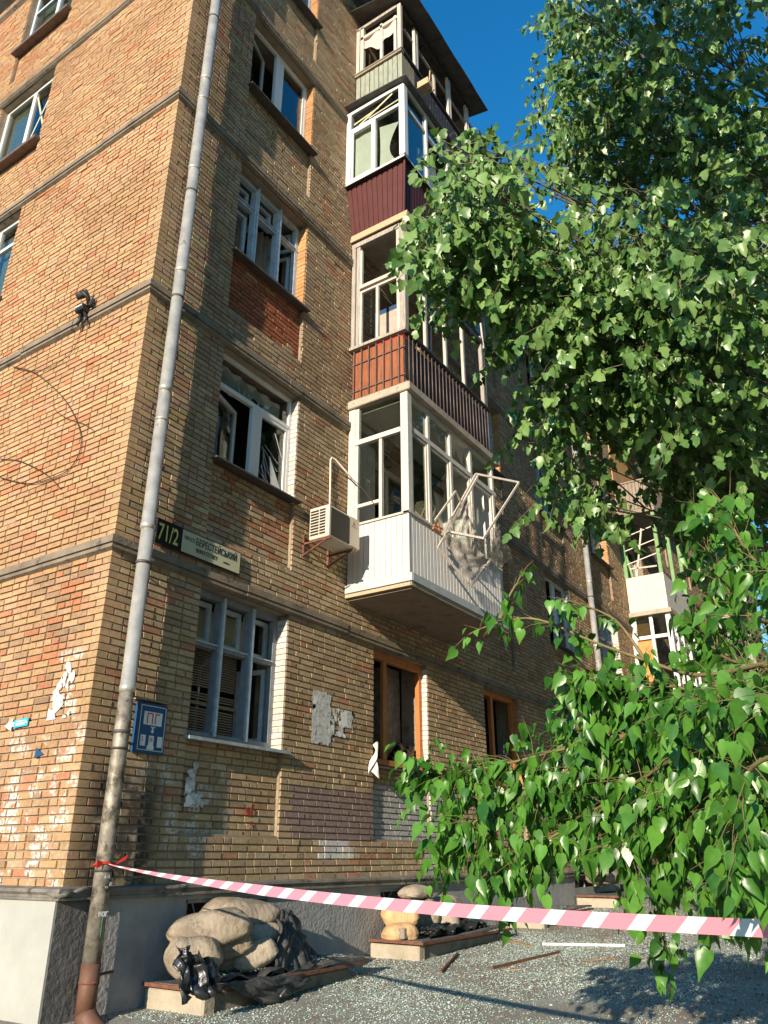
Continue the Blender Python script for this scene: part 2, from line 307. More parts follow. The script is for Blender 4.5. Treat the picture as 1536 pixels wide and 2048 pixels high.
def sheet(fn, nu, nv):                                            # grid surface from fn(u,v) in 0..1
    b = MB(); vs = [fn(i/nu, j/nv) for i in range(nu+1) for j in range(nv+1)]
    return b.add(vs, [(i*(nv+1)+j, (i+1)*(nv+1)+j, (i+1)*(nv+1)+j+1, i*(nv+1)+j+1) for i in range(nu) for j in range(nv)])
def text(name, body, size, loc, rot, m, parent, sx=1., ext=.001, bold=0., shear=0.):
    cu = bpy.data.curves.new(name, 'FONT'); cu.body = body; cu.size = size; cu.extrude = ext; cu.offset = bold; cu.align_x = 'LEFT'; cu.shear = shear
    t = bpy.data.objects.new('tmp', cu); COL.objects.link(t); t.location = loc; t.rotation_euler = rot; t.scale = (sx,1,1)
    bpy.context.view_layer.update(); dg = bpy.context.evaluated_depsgraph_get(); me = bpy.data.meshes.new_from_object(t.evaluated_get(dg)); me.transform(t.matrix_world); bpy.data.objects.remove(t)
    me.materials.clear(); me.materials.append(M[m]); o = bpy.data.objects.new(name, me); COL.objects.link(o); o.parent = parent
    p = parent; loc = Vector((0,0,0))
    while p is not None: loc += p.location; p = p.parent
    o.location = -loc; return o
ROTF, ROTL = (R(90),0,0), (R(90),0,R(-90))
def gz(x, y=0):                                                   # ground height
    xx = max(0, min(x, 15.)); b = .02*xx+.001*xx*xx
    return b - .02*max(0, -y-1.0)
# ------------------------------------------------------------------ ground
def ground():
    xs = [-200,-80,-30,-12,-7]+[-6+.5*i for i in range(60)]+[26,30,40,60,100,300]
    ys = [-200,-80,-30,-14]+[-12+.4*i for i in range(32)]+[1.2,3,12,40,120,300]
    b = MB(); n = len(ys); vs = []
    for x in xs:
        for y in ys: vs.append((x, y, gz(x,y)+.012*noise.noise((x*.9,y*.9,0))))
    b.add(vs, [(i*n+j, (i+1)*n+j, (i+1)*n+j+1, i*n+j+1) for i in range(len(xs)-1) for j in range(n-1)])
    return b.build('ground', 'asphalt', None, True, kind='structure')
GROUND = ground()

# ------------------------------------------------------------------ the apartment building
BLD = empty('apartment_building', (0,0,0), 'five-storey buff brick apartment block with blown-out windows and glazed balconies', 'building')
Z0, H, XE, YE, ZT = 1.026, 3.3, 46., 13., 18.0
WCOL = [(1.27,2.82),(8.4,9.9),(11.95,13.5),(15.6,17.15),(23.2,24.7),(26.7,28.2),(30.3,31.8),(36.5,38.0),(40.,41.5)]
BCOL = [(4.8,6.35),(19.3,20.85)]
sill = lambda k: 2.48+H*k
head = lambda k: Z0+H*(k+1)-.17
OPEN, REC = [], []
for k in range(5):
    for a, b in WCOL:
        OPEN.append((a,b,sill(k),head(k))); REC.append((a,b,1.5 if k == 0 else Z0+H*k+.48, sill(k)))
    for a, b in BCOL:
        OPEN.append((a,b,sill(k) if k == 0 else Z0+H*k+.52, head(k)))
        if k == 0: REC.append((a,b,1.5,sill(k)))
LOPEN, LREC = [], []
for k in range(5):
    for a, b in ((3.55,5.15),(8.,9.6)):
        LOPEN.append((a,b,sill(k)-.1,head(k))); LREC.append((a,b,1.5 if k == 0 else Z0+H*k+.48, sill(k)-.1))
inr = lambda L, x, z: any(a < x < b and c < z < d for a, b, c, d in L)

def core(openings, recs, end, flip, name):                       # mortar wall behind the bricks, with real openings
    us = sorted({0.13, end, *[v for r in openings+recs for v in r[:2]]}); zs = sorted({Z0, ZT, *[v for r in openings+recs for v in r[2:]]})
    b = MB()
    for u0, u1 in zip(us, us[1:]):
        for z0, z1 in zip(zs, zs[1:]):
            c = ((u0+u1)/2, (z0+z1)/2)
            if inr(openings, *c): continue
            d = .082 if inr(recs, *c) else .021
            if flip: b.box(d, .5, u0, u1, z0, z1)
            else: b.box(u0, u1, d, .5, z0, z1)
    return b.build(name, 'mortar', BLD)
core(OPEN, REC, XE, False, 'wall'); core(LOPEN, LREC, YE, True, 'wall')
box('wall', 'mortar', BLD, .021, .13, .021, .13, Z0, ZT)

rnd = random.Random(3)
FACE_PAL = [(.47,.35,.215),(.43,.32,.195),(.50,.385,.24),(.39,.28,.175),(.455,.345,.225)]
LEFT_PAL = [(.50,.315,.17),(.48,.295,.165),(.525,.345,.19),(.47,.275,.155),(.50,.325,.19)]
def vary(c, a=.12):
    f = 1+rnd.uniform(-a, a); return (c[0]*f, c[1]*f*(1+rnd.uniform(-.03,.03)), c[2]*f*(1+rnd.uniform(-.06,.06)))
def col_front(x, z):
    if 1.27 < x < 2.82 and 8.1 < z < 9.1 and rnd.random() < .93: return vary((.40,.145,.075), .2)
    if 1.27 < x < 2.82 and 4.8 < z < 5.8 and rnd.random() < .3: return vary((.40,.20,.11), .15)
    if 2.95 < x < 4.78 and 1.5 < z < 2.05: return vary((.30,.215,.195), .06)
    if 4.8 < x < 6.35 and 1.5 < z < 2.22 or 6.35 < x < 7.3 and 1.5 < z < 2.2: return vary((.46,.46,.46), .05)
    if 6.15 < x < 6.6 and 1.03 < z < 1.5: return vary((.45,.45,.45), .06)
    if 3.22 < x < 3.6 and 1.54 < z < 1.72 or 3.6 < x < 4.35 and 1.27 < z < 1.72: return vary((.66,.63,.60), .05)
    n = noise.noise((x*.5, z*.5, 3)); p = .05+.12*max(0, n*2)
    c = (.46,.25,.15) if rnd.random() < p else rnd.choice(FACE_PAL)
    if x < .9 and z > 4: c = tuple(q*(.92 if rnd.random() < .7 else .8) for q in c)
    return vary(c)
def col_left(y, z):
    n = noise.noise((y*.8, z*.8, 9)); p = .05+.40*max(0, n-.08)
    if z < 4.2:
        p += .12
        if rnd.random() < .2: return vary((.40,.26,.16), .2)
    return vary((.50,.225,.12) if rnd.random() < p else rnd.choice(LEFT_PAL), .08)
BR = []                                                          # (8 points, colour, centre)
def add_brick(u0, u1, z0, z1, d, flip, colr, back=.04):
    g = .0048; o = d+rnd.uniform(-.004, .003)
    if rnd.random() < .012: o += rnd.uniform(.006, .014)
    dz = rnd.uniform(-.0015,.0015); tl = rnd.uniform(-.002,.002)
    F = [(u0+g, o+tl, z0+g+dz), (u1-g, o-tl, z0+g+dz), (u1, d+back, z0+dz), (u0, d+back, z0+dz), (u0+g, o+tl, z1-g+dz), (u1-g, o-tl, z1-g+dz), (u1, d+back, z1+dz), (u0, d+back, z1+dz)]
    if flip: F = [(q[1], q[0], q[2]) for q in F]; F = [F[0],F[3],F[2],F[1],F[4],F[7],F[6],F[5]]
    BR.append((F, colr))
NR = int((ZT-Z0)/.075)
J_ = .005
def lay(openings, recs, end, flip, colf):
    for i in range(NR):
        za, zb = Z0+i*.075+J_, Z0+(i+1)*.075-J_; zc = (za+zb)/2
        cuts = sorted([(a,b,None) for a,b,c,d in openings if c < zc < d]+[(a,b,.06) for a,b,c,d in recs if c < zc < d])
        st = (.255 if (i % 2 == 0) != flip else .13); iv = []; cur = st
        for a, b, dd in cuts:
            iv.append((cur, a, 0.)); cur = b
            if dd is not None: iv.append((a, b, dd))
        iv.append((cur, end, 0.))
        if flip: hp = .10 if i % 5 else .75
        else: hp = (.55 if i % 2 else .18)
        for a, b, dd in iv:
            x = a + (0 if a == st else -rnd.uniform(0, .12)*(i % 2))
            while x < b-.01:
                l = .13 if rnd.random() < hp else .255
                if flip and l == .255 and i % 5 and rnd.random() < .02: l = .19
                x0, x1 = max(x, a)+J_, min(x+l, b)-J_
                if b-(x+l) < .05: x1 = b-J_; l += .06
                if x1-x0 > .03 and x < end:
                    far = x > 26
                    if not far: add_brick(x0, x1, za, zb, dd, flip, colf((x0+x1)/2, zc))
                    elif x1-x0 > .03: add_brick(x0, x1, za, zb, dd, flip, colf((x0+x1)/2, zc))
                x += l
        # corner brick, turned alternately
        c = col_front(.1, zc) if rnd.random() < .5 else vary((.46,.33,.18))
        if not flip:
            a, b = (.25,.122) if i % 2 == 0 else (.122,.25); j = rnd.uniform(-.003,.003)
            BR.append(([(j,j,za),(a,j,za),(a,b,za),(j,b,za),(j,j,zb),(a,j,zb),(a,b,zb),(j,b,zb)], vary((.47,.315,.18))))
lay(OPEN, REC, XE, False, col_front); lay(LOPEN, LREC, YE, True, col_left)
# jamb bricks on the sides of the openings (each course shows its end in the reveal)
for a, b, c, d in OPEN:
    if a > 18 or 4 < a < 7 and c > 4: continue
    k = round((d-4.156)/H); n0 = int(round((c-Z0)/.075))
    white = (k in (0, 1) and a < 2) or a > 10
    for i in range(n0, int((d-Z0)/.075)):
        za, zb = Z0+i*.075+J_*.8, Z0+(i+1)*.075-J_*.8; j = rnd.uniform(-.003,.003)
        cc = vary((.66,.63,.60), .03) if (white and k < 2) or (4 < a < 7) else vary((.56,.30,.14), .12)
        BR.append(([(b-.012+j,.006,za),(b+.015,.006,za),(b+.015,.20,za),(b-.012+j,.20,za),(b-.012+j,.006,zb),(b+.015,.006,zb),(b+.015,.20,zb),(b-.012+j,.20,zb)], cc))
# the 300 bricks that show largest are objects of their own
sc = []
for i, (F, c) in enumerate(BR):
    p = F[0]
    if p[2] < 4.2 and (p[0] < 1.5):
        q = proj(p)
        if 0 < q[0] < 1536 and 0 < q[1] < 2048: sc.append((q[2], i))
sc.sort(); near = {i for _, i in sc[:300]}
allb = MB()
for i, (F, c) in enumerate(BR):
    if i in near: MB().hexa(F, c).build('brick', 'brick', BLD)
    else: allb.hexa(F, c)
allb.build('brickwork', 'brick', BLD, kind='stuff')

# string courses, moulded, in slightly uneven lengths
def band(z, prof, name, m):
    b = MB(); r2 = random.Random(int(z*100))
    def seg(pts, ax, u0, u1, du, dz):
        P = []
        for u, e in ((u0, 0), (u1, 1)):
            for d, zz in pts:
                uu = (-d if u <= 0 else u)
                P.append((uu, -d+du, zz+dz) if ax == 0 else (-d+du, uu, zz+dz))
        n = len(pts); fs = [(i, i+1, n+i+1, n+i) for i in range(n-1)]+[tuple(range(n)), tuple(range(n, 2*n))]
        b.add(P, fs)
    pts = [(d, z+h) for d, h in prof]
    for ax, end in ((0, XE), (1, YE)):
        u = 0.
        while u < end:
            l = min(r2.uniform(1.1, 2.6), end-u)
            seg(pts, ax, u if u == 0 else u+.004, u+l-.004, 0 if u == 0 else r2.uniform(-.007,.007), 0 if u == 0 else r2.uniform(-.009,.007)); u += l
    return b.build(name, m, BLD)
PROF = [(0,.004),(.052,-.008),(.054,-.088),(.030,-.094),(.030,-.106),(.046,-.112),(.046,-.142),(.0,-.166)]
for k in range(1, 5): band(Z0+H*k, PROF, 'string_course', 'band')
band(Z0+H*5-.03, [(0,.0),(.07,-.02),(.07,-.10),(.04,-.12),(0,-.15)], 'string_course', 'band')
band(ZT+.02, [(0,.12),(.42,.12),(.42,.03),(.30,.0),(.22,-.06),(.16,-.16),(.08,-.20),(.0,-.24)], 'cornice', 'roof_sheet')
# roof
box('roof', 'roof_sheet', BLD, -.5, XE, -.5, YE, ZT+.142, ZT+.22)
# plinth: white on the gable side, grey roughcast along the facade with basement lights
BW = [(1.45,2.68),(4.95,6.2),(8.5,9.75),(12.05,13.3)]
def plinth():
    b = MB(); x = .34
    for a, c in BW+[(XE,XE)]:
        b.box(x, a, -.018, .4, -.3, .93); 
        if c > a: b.box(a, c, -.018, .4, -.3, .48+gz(a)*.6); b.box(a, c, -.018, .4, .885, .93)
        x = c
    b.build('plinth', 'plinth_grey', BLD)
    MB().box(-.055, .338, -.024, .36, -.3, .93).build('plinth', 'plinth_dark', BLD, bevel=.012)
    box('plinth', 'plinth_white', BLD, -.062, .3, -.020, YE, .02, .931)
    box('plinth', 'plinth_dark', BLD, -.058, .3, -.018, YE, -.4, .02)
    for a, c in BW:
        w_ = box('basement_window', 'black_metal', BLD, a+.02, c-.02, .2, .22, .49, .88)
        b = MB()
        b.bar((a,.02,.865),(c,.02,.865),.035); b.bar((a+.02,.02,.45),(a+.02,.02,.88),.035); b.bar(((a+c)/2,.02,.45),((a+c)/2,.02,.88),.03); b.bar((a+.05,.03,.5),(a+.35,.03,.86),.015); b.bar((a+.12,.03,.86),(a+.3,.03,.5),.012)
        b.build('frame', 'frame_grey', w_)
    band(Z0-.002, [(0,.012),(.095,-.004),(.10,-.03),(.075,-.052),(.075,-.07),(.085,-.075),(.085,-.094),(.055,-.098)], 'plinth_ledge', 'ledge')
    # crumbling mortar fillet on the ledge corner and the exposed rubble patch at the foot
    b = MB(); b.tube([(.05,-.10,.985),(-.04,-.10,.98),(-.09,-.05,.975),(-.10,.06,.985)], [.012,.03,.028,.012], 6); b.build('broken_ledge_corner', 'ledge', BLD, True)
    b = MB(); b.tube([(.0,-.085,.98),(.14,-.105,1.02),(.26,-.085,1.015)], [.01,.02,.01], 6); b.build('broken_ledge_corner', 'ledge', BLD, True)
plinth()
# floors, inner walls
for k in range(6): box('floor_slab', 'room', BLD, .51, XE-.1, .51, YE-.1, Z0+H*k+.28, Z0+H*k+.5)
for k in range(5):
    for x in (3.4, 7.6, 10.9, 14.4, 18.2, 22., 25.6, 29.3, 34.):
        box('partition', 'room_warm' if (k+int(x)) % 3 == 0 else 'room', BLD, x-.06, x+.06, .51, 4.2, Z0+H*k+.51, Z0+H*(k+1)+.27)
    box('partition', 'room', BLD, .51, XE-.2, 4.21, 4.33, Z0+H*k+.51, Z0+H*(k+1)+.27)
    box('partition', 'room', BLD, 2.6, 2.7, 4.35, YE-.2, Z0+H*k+.51, Z0+H*(k+1)+.27)
box('wall', 'mortar', BLD, .02, XE, YE, YE+.3, -.3, ZT); box('wall', 'mortar', BLD, XE, XE+.3, .02, YE+.3, -.3, ZT)

# ------------------------------------------------------------------ windows (parts of the building)
def frame_rect(b, a, c, z0, z1, y, w=.06, t=.06):
    b.box(a, c, y, y+t, z0, z0+w); b.box(a, c, y, y+t, z1-w, z1); b.box(a, a+w, y+.001, y+t-.001, z0+w, z1-w); b.box(c-w, c, y+.001, y+t-.001, z0+w, z1-w)
def glassp(parent, pts, y, m='glass', th=.005, name='pane'):
    return MB().plate([(x, y, z) for x, z in pts], th, (0,1,0)).build(name, m, parent)
def jag(a, c, z0, z1, seed, frac=.4, edge='b'):
    r = random.Random(seed); n = 9; out = []
    for i in range(n+1):
        t = i/n; h = frac*(r.uniform(.25, 1.) if i % 2 else r.uniform(.05, .6))
        out.append((a+(c-a)*t, z0+(z1-z0)*h))
    return [(a, z0), (c, z0)]+out[::-1]
def wavy(a, c, z0, z1, y, amp=.03, n=7, m='curtain', parent=None, name='curtain', gather=0.):
    def fn(u, v):
        x = a+(c-a)*u*(1-gather*(1-v)*.0) ; return (x+(gather*(1-v)*(1-u)*(c-a)), y+amp*math.sin(u*n*6.28)+.01*math.sin(v*9+u*4), z0+(z1-z0)*v)
    return sheet(fn, 40, 6).build(name, m, parent, True)
def sill_part(parent, a, c, z, m, over=.09, t=.035, drop=.03):
    b = MB(); b.hexa([(a-.05,-over,z-t-drop),(c+.06,-over,z-t-drop),(c+.06,.19,z-t),(a-.05,.19,z-t),(a-.05,-over,z-drop),(c+.06,-over,z-drop),(c+.06,.19,z),(a-.05,.19,z)])
    return b.build('sill', m, parent)
def old_window(a, c, z0, z1, m, fm, sm, seed, curtain=True, blind=False, transom=.62, y=.17):
    b = MB(); frame_rect(b, a, c-.012, z0, z1, y, .07, .08); w3 = (c-a)/3; zt = z0+(z1-z0)*transom
    W_ = b.build('window', fm, BLD)
    r = random.Random(seed)
    for i in (1, 2): box('mullion', fm, W_, a+w3*i-.032, a+w3*i+.03, y-.03, y+.09, z0+.07, z1-.07, bevel=.006); box('mullion', m, W_, a+w3*i-.014, a+w3*i+.016, y-.06, y-.031, z0+.03, z1-.03)
    box('transom', fm, W_, a+.07, c-.08, y+.005, y+.075, zt-.02, zt+.02)
    box('transom', m, W_, a+.07, c-.08, y-.02, y+.004, zt+.021, zt+.036)
    for i in range(3):                                           # inner casements, some swung in
        xa, xb = a+w3*i+.06, a+w3*(i+1)-.06
        for (p, q, op) in ((z0+.08, zt-.05, r.random() < .6), (zt+.06, z1-.08, r.random() < .35)):
            k = MB(); yy = y+.13
            if op:
                h = xb if i == 2 else xa; s = -1 if h == xb else 1; ln = (xb-xa)
                dx, dy = s*math.cos(R(72)), math.sin(R(72))
                P = lambda t: (h+dx*ln*t, yy+dy*ln*t)
                for t0, t1 in ((0,.13),(.87,1)):
                    (x0,y0),(x1,y1) = P(t0), P(t1); k.hexa([(x0,y0,p),(x1,y1,p),(x1+.03,y1,p),(x0+.03,y0,p),(x0,y0,q),(x1,y1,q),(x1+.03,y1,q),(x0+.03,y0,q)])
                (x0,y0),(x1,y1) = P(.13), P(.87)
                for zz in (p, q-.06): k.hexa([(x0,y0,zz),(x1,y1,zz),(x1+.03,y1,zz),(x0+.03,y0,zz),(x0,y0,zz+.06),(x1,y1,zz+.06),(x1+.03,y1,zz+.06),(x0+.03,y0,zz+.06)])
                k.build('casement', m, W_)
            else:
                frame_rect(k, xa-.02, xb+.02, p, q, yy, .055, .045); cs = k.build('casement', m, W_)
                if r.random() < .75: glassp(W_, jag(xa+.03, xb-.03, p+.05, q-.05, seed+i*7, .5 if r.random() < .5 else .25), yy+.02, 'glass')
    if blind:
        b = MB(); zz = z0+.1
        while zz < z1-.12:
            if not (z0+.42 < zz < z0+.5 or z0+.6 < zz < z0+.65): b.box(a+.06, c-.3, y+.40, y+.425, zz, zz+.016)
            zz += .03
        b.box(a+.05, c-.28, y+.38, y+.44, z0+.45, z0+.49); b.build('blind', 'blind', W_)
        box('inner_screen', 'screen_yellow', W_, a+.05, c-.12, y+.30, y+.315, zt+.05, z1-.1); box('shelf_back', 'room_warm', W_, a+.02, c-.1, y+1.6, y+1.64, z0, z1)
    if curtain:
        wavy(a+.1, a+.75, z0+.05, z1-.1, y+.42, .04, 5, 'curtain', W_); wavy(c-.45, c-.1, z0+.05, z1-.1, y+.5, .04, 3, 'curtain', W_)
    sill_part(W_, a, c, z0, sm); return W_
def pvc_window(a, c, z0, z1, seed, zt=None, y=.13, xm=None, open_left=True, cracked=True, blind=True, sm='sill_metal', lit='glass'):
    b = MB(); frame_rect(b, a, c-.012, z0, z1, y, .055, .06); W_ = b.build('window', 'pvc', BLD, bevel=.006); xm = xm or a+(c-a)*.5; top = zt or z1-.055
    box('mullion', 'pvc', W_, xm-.045, xm+.045, y-.006, y+.066, z0+.055, top, bevel=.006)
    if zt:
        box('transom', 'pvc', W_, a+.055, c-.067, y-.005, y+.065, zt, zt+.065, bevel=.006)
        glassp(W_, jag(a+.06, c-.07, zt+.07, z1-.06, seed, .8), y+.03)
        def fn(u, v): return (a+.1+(c-a-.25)*u, y+.14+.02*math.sin(u*30), z1-.07-(.28+.10*math.sin(u*7))*v-.05*u)
        sheet(fn, 24, 3).build('roller_blind', 'curtain', W_, True)
        b = MB(); r = random.Random(seed)
        for i in range(26):
            x = a+.5+r.random()*.8; zz = zt+.07; b.bar((x,y+.05+r.uniform(-.02,.02),zz),(x+r.uniform(-.06,.06),y+.05,zz+r.uniform(.03,.13)),.018,.006)
        b.build('torn_blind', 'curtain_white', W_)
    box('sash', 'pvc', W_, xm+.046, xm+.10, y+.004, y+.056, z0+.056, top-.001)
    k = MB(); frame_rect(k, xm+.101, c-.068, z0+.056, top-.001, y+.004, .05, .05); k.build('sash', 'pvc', W_)
    glassp(W_, [(xm+.15,z0+.10),(c-.11,z0+.10),(c-.11,top-.05),(xm+.15,top-.05)], y+.03, lit)
    if cracked:
        glassp(W_, [(xm+.42,z0+.12),(xm+.62,z0+.12),(xm+.36,z0+.55)], y+.012, 'curtain_white', .003, 'glass_shard'); glassp(W_, [(xm+.43,z0+.95),(xm+.46,z0+.93),(xm+.62,z0+.62),(xm+.60,z0+.64)], y+.012, 'curtain_white', .003, 'glass_shard')
        b = MB(); r = random.Random(seed+5)
        for i in range(9):
            x, z = xm+.17+r.random()*.1, z0+.2+r.random()*.5; b.bar((x,y+.026,z),(x+r.uniform(.1,.4),y+.026,z-r.uniform(.15,.6)),.004,.003)
        b.build('glass_crack', 'white_print', W_)
    if open_left:                                                # casement swung into the room
        h = a+.06; ln = xm-.05-h; an = R(17); P = lambda t: Vector((h+ln*t*math.cos(an), y+.07+ln*t*math.sin(an), 0)); k = MB(); q0, q1 = z0+.06, top-.02
        for t0, t1 in ((0,.1),(.9,1)):
            p0, p1 = P(t0), P(t1); k.hexa([(p0.x,p0.y,q0),(p1.x,p1.y,q0),(p1.x,p1.y+.05,q0),(p0.x,p0.y+.05,q0),(p0.x,p0.y,q1),(p1.x,p1.y,q1),(p1.x,p1.y+.05,q1),(p0.x,p0.y+.05,q1)])
        for zz in (q0, q1-.06):
            p0, p1 = P(.1), P(.9); k.hexa([(p0.x,p0.y,zz),(p1.x,p1.y,zz),(p1.x,p1.y+.05,zz),(p0.x,p0.y+.05,zz),(p0.x,p0.y,zz+.06),(p1.x,p1.y,zz+.06),(p1.x,p1.y+.05,zz+.06),(p0.x,p0.y+.05,zz+.06)])
        cs = k.build('casement', 'pvc', W_)
        p0, p1 = P(.1), P(.9); MB().plate([(p0.x,p0.y+.02,q0+.06),(p1.x,p1.y+.02,q0+.06),(p1.x,p1.y+.02,q1-.06),(p0.x,p0.y+.02,q1-.06)], .005, (-.6,.78,0)).build('pane', lit, W_)
    else: glassp(W_, [(a+.06,z0+.06),(xm-.05,z0+.06),(xm-.05,top),(a+.06,top)], y+.03, lit)
    if blind:
        def fn(u, v):
            x = a+.15+(.7)*u; return (x+.25*(1-v)*(1-u), y+.5+.05*math.sin(u*25), z0+.9+(top-z0-.95)*v)
        sheet(fn, 24, 5).build('curtain', 'curtain', W_, True)
    sill_part(W_, a, c, z0, sm, .11, .02); return W_
# near column
A0, A1 = WCOL[0]
old_window(A0, A1, sill(0), head(0), 'frame_blue', 'frame_grey', 'sill_blue', 11, curtain=False, blind=True)
pvc_window(A0, A1, sill(1)+.02, head(1), 5, zt=6.93, y=.12, xm=2.05)
old_window(A0, A1, sill(2), head(2), 'frame_blue', 'frame_blue', 'sill_metal', 23, transom=.7)
pvc_window(A0, A1, sill(3), head(3), 8, y=.15, xm=2.02, cracked=False, blind=False, lit='glass_dirty')
old_window(A0, A1, sill(4), head(4), 'frame_blue', 'frame_blue', 'sill_metal', 31)
for wi, (a, c) in enumerate(WCOL[1:]):
    for k in range(5):
        if wi == 0 and k == 0:                                   # brown casement behind the leaves
            b = MB(); frame_rect(b, a, c-.012, sill(0), head(0), .12, .09, .07); W_ = b.build('window', 'orange_wood', BLD); box('mullion', 'orange_wood', W_, a+.5, a+.6, .12, .19, sill(0)+.09, head(0)-.09)
            glassp(W_, jag(a+.6, c-.1, sill(0)+.1, head(0)-.1, 4, .9), .15); sill_part(W_, a, c, sill(0), 'sill_metal')
        elif (wi+k) % 3 == 1 or (wi == 1 and k in (1,)): pvc_window(a, c, sill(k), head(k), 40+wi*5+k, y=.14, open_left=(wi+k) % 2 == 0, cracked=False, blind=False, lit='glass_dirty')
        else: old_window(a, c, sill(k), head(k), 'frame_blue', 'frame_blue', 'sill_metal', 60+wi*5+k, curtain=k % 2 == 0)
# ground-floor window under the balcony: bare orange-brown frame
a, c = BCOL[0]; z0, z1 = sill(0), head(0)
b = MB(); b.box(a, c-.012, .10, .18, z0+.02, z0+.10); b.box(a, c-.012, .10, .18, z1-.12, z1); b.box(a, a+.08, .101, .179, z0+.10, z1-.12); b.box(c-.10, c-.012, .101, .179, z0+.10, z1-.12)
OW = b.build('window', 'orange_wood', BLD, bevel=.006); box('mullion', 'orange_wood', OW, a+.42, a+.52, .11, .175, z0+.10, z1-.12, bevel=.006); sill_part(OW, a, c, z0, 'sill_metal', .1, .03)
b = MB(); rr = random.Random(2)
for i in range(14): b.box(c-.42+rr.uniform(-.06,.03), c-.0, .52+.02*i/14, .8, z0+i*.118, z0+i*.118+.117)
b.build('inner_reveal', 'stone', OW)
box('inner_wall', 'room', OW, a-.5, c, 1.8, 1.85, z0-.5, z1)
b = MB()
for i in range(9): b.tube([(a+.75+.07*i, .12+.05*(i%3), z0+.06), (a+.78+.08*i, .22, z0+.14+.07*(i%4)), (a+.86+.07*i, .3, z0+.07)], [.05,.07,.03], 6)
b.build('black_bag', 'black_film', OW, True)
a, c = BCOL[1]; pvc_window(a, c, sill(0), head(0), 91, y=.14)
# doors behind the balconies
for a, c in BCOL:
    for k in range(1, 5):
        z0, z1 = Z0+H*k+.53, head(k); b = MB(); frame_rect(b, a, c, z0, z1, .2, .08, .08); D_ = b.build('balcony_door', 'old_white', BLD)
        box('mullion', 'old_white', D_, a+.62, a+.72, .2, .28, z0+.08, z1-.08); box('panel', 'old_white', D_, a+.72, c-.08, .22, .26, z0+.08, z0+.85); glassp(D_, [(a+.72,z0+.9),(c-.08,z0+.9),(c-.08,z1-.08),(a+.72,z1-.08)], .24)
# gable windows
for a, c, z0, z1 in LOPEN:
    k = round((z1-4.156)/H); m = 'frame_blue' if k == 4 else 'pvc'; b = MB(); w_ = .075; y = .12
    for p, q, r_, s in ((a, c, z0, z0+w_), (a, c, z1-w_, z1)): b.box(y, y+.06, p, q, r_, s)
    for p, q in ((a, a+w_), (c-w_, c), (a+(c-a)*.46-.05, a+(c-a)*.46+.05)): b.box(y+.001, y+.059, p, q, z0+w_, z1-w_)
    if k in (2, 4): b.box(y+.002, y+.058, a+w_, c-w_, z1-.55, z1-.49)
    W_ = b.build('window', m, BLD); MB().box(y+.03, y+.036, a+w_, c-w_, z0+w_, z1-w_).build('pane', 'glass_dirty', W_)
    if k != 3: sheet(lambda u, v: (y+.14+.006*math.sin(u*40), a+.1+(c-a-.2)*u, z0+.1+(z1-z0-.2)*v), 10, 2).build('roller_blind', 'curtain_white', W_)
    if k == 3:                                                   # inner blind and taped panes
        sheet(lambda u, v: (y+.10+.004*math.sin(u*40), a+.76+(c-a-.86)*u, z0+.1+(z1-z0-.2)*v), 10, 2).build('roller_blind', 'curtain_white', W_)
        b = MB(); b.bar((y-.004,a+.1,z0+.3),(y-.004,a+.62,z1-.25),.04,.003,(1,0,0)); b.bar((y-.004,a+.1,z1-.3),(y-.004,a+.64,z0+.2),.04,.003,(1,0,0)); b.build('tape_cross', 'sign_cream', W_)
    b = MB(); b.hexa([(-.10,a-.06,z0-.09),(.12,a-.06,z0-.06),(.12,c+.06,z0-.06),(-.10,c+.06,z0-.09),(-.10,a-.06,z0-.025),(.12,a-.06,z0),(.12,c+.06,z0),(-.10,c+.06,z0-.025)]); b.build('sill', 'rail_brown', W_)

# ------------------------------------------------------------------ balconies (parts of the building)
def posts(parent, m, pts, z0, z1, w=.09, name='post'):
    for x, y in pts: box(name, m, parent, x-w/2, x+w/2, y-w/2, y+w/2, z0, z1, bevel=.006)
# second floor: white siding, white glazing
BX0, BX1, BY = 4.07, 7.08, -1.08
B2_ = MB().box(BX0-.03, BX1+.03, BY-.06, -.005, 4.70, 4.83).build('balcony', 'slab', BLD, label='white sided glazed balcony with broken panes')
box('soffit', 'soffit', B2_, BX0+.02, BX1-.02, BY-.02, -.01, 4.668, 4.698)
b = MB(); b.box(BX0-.06, BX0-.035, BY-.085, -.02, 4.76, 4.875); b.box(BX0-.034, BX1+.03, BY-.088, BY-.063, 4.76, 4.875); b.build('drip_flashing', 'fascia', B2_)
b = MB(); b.box(BX0-.052, BX0-.032, BY-.05, -.02, 4.695, 4.745); b.build('edge_plank', 'plank_tan', B2_)
n = 11
for i in range(n):
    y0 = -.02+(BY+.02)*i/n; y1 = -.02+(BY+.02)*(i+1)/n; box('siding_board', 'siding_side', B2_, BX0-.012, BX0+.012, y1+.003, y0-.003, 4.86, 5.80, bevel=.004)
n = 31
for i in range(n):
    x0 = BX0+(BX1-BX0)*i/n; x1 = BX0+(BX1-BX0)*(i+1)/n
    b = MB(); b.box(x0+.001, x1-.022, BY-.014, BY+.01, 4.86, 5.80); b.box(x1-.022, x1-.001, BY-.004, BY+.01, 4.86, 5.80); b.build('siding_board', 'siding', B2_)
box('corner_trim', 'siding_side', B2_, BX0-.018, BX0+.014, BY-.02, BY+.012, 4.86, 5.80)
b = MB(); b.box(BX0-.04, BX0+.06, BY-.04, -.005, 5.802, 5.832); b.box(BX0-.04, BX1+.02, BY-.045, BY+.06, 5.8025, 5.8325); b.build('cap_rail', 'old_white', B2_)
ZC = 7.84
posts(B2_, 'old_white', [(BX0+.03, BY+.03)], 5.833, ZC-.002, .13); posts(B2_, 'old_white', [(BX0+.04, -.075)], 5.833, ZC-.002, .13)
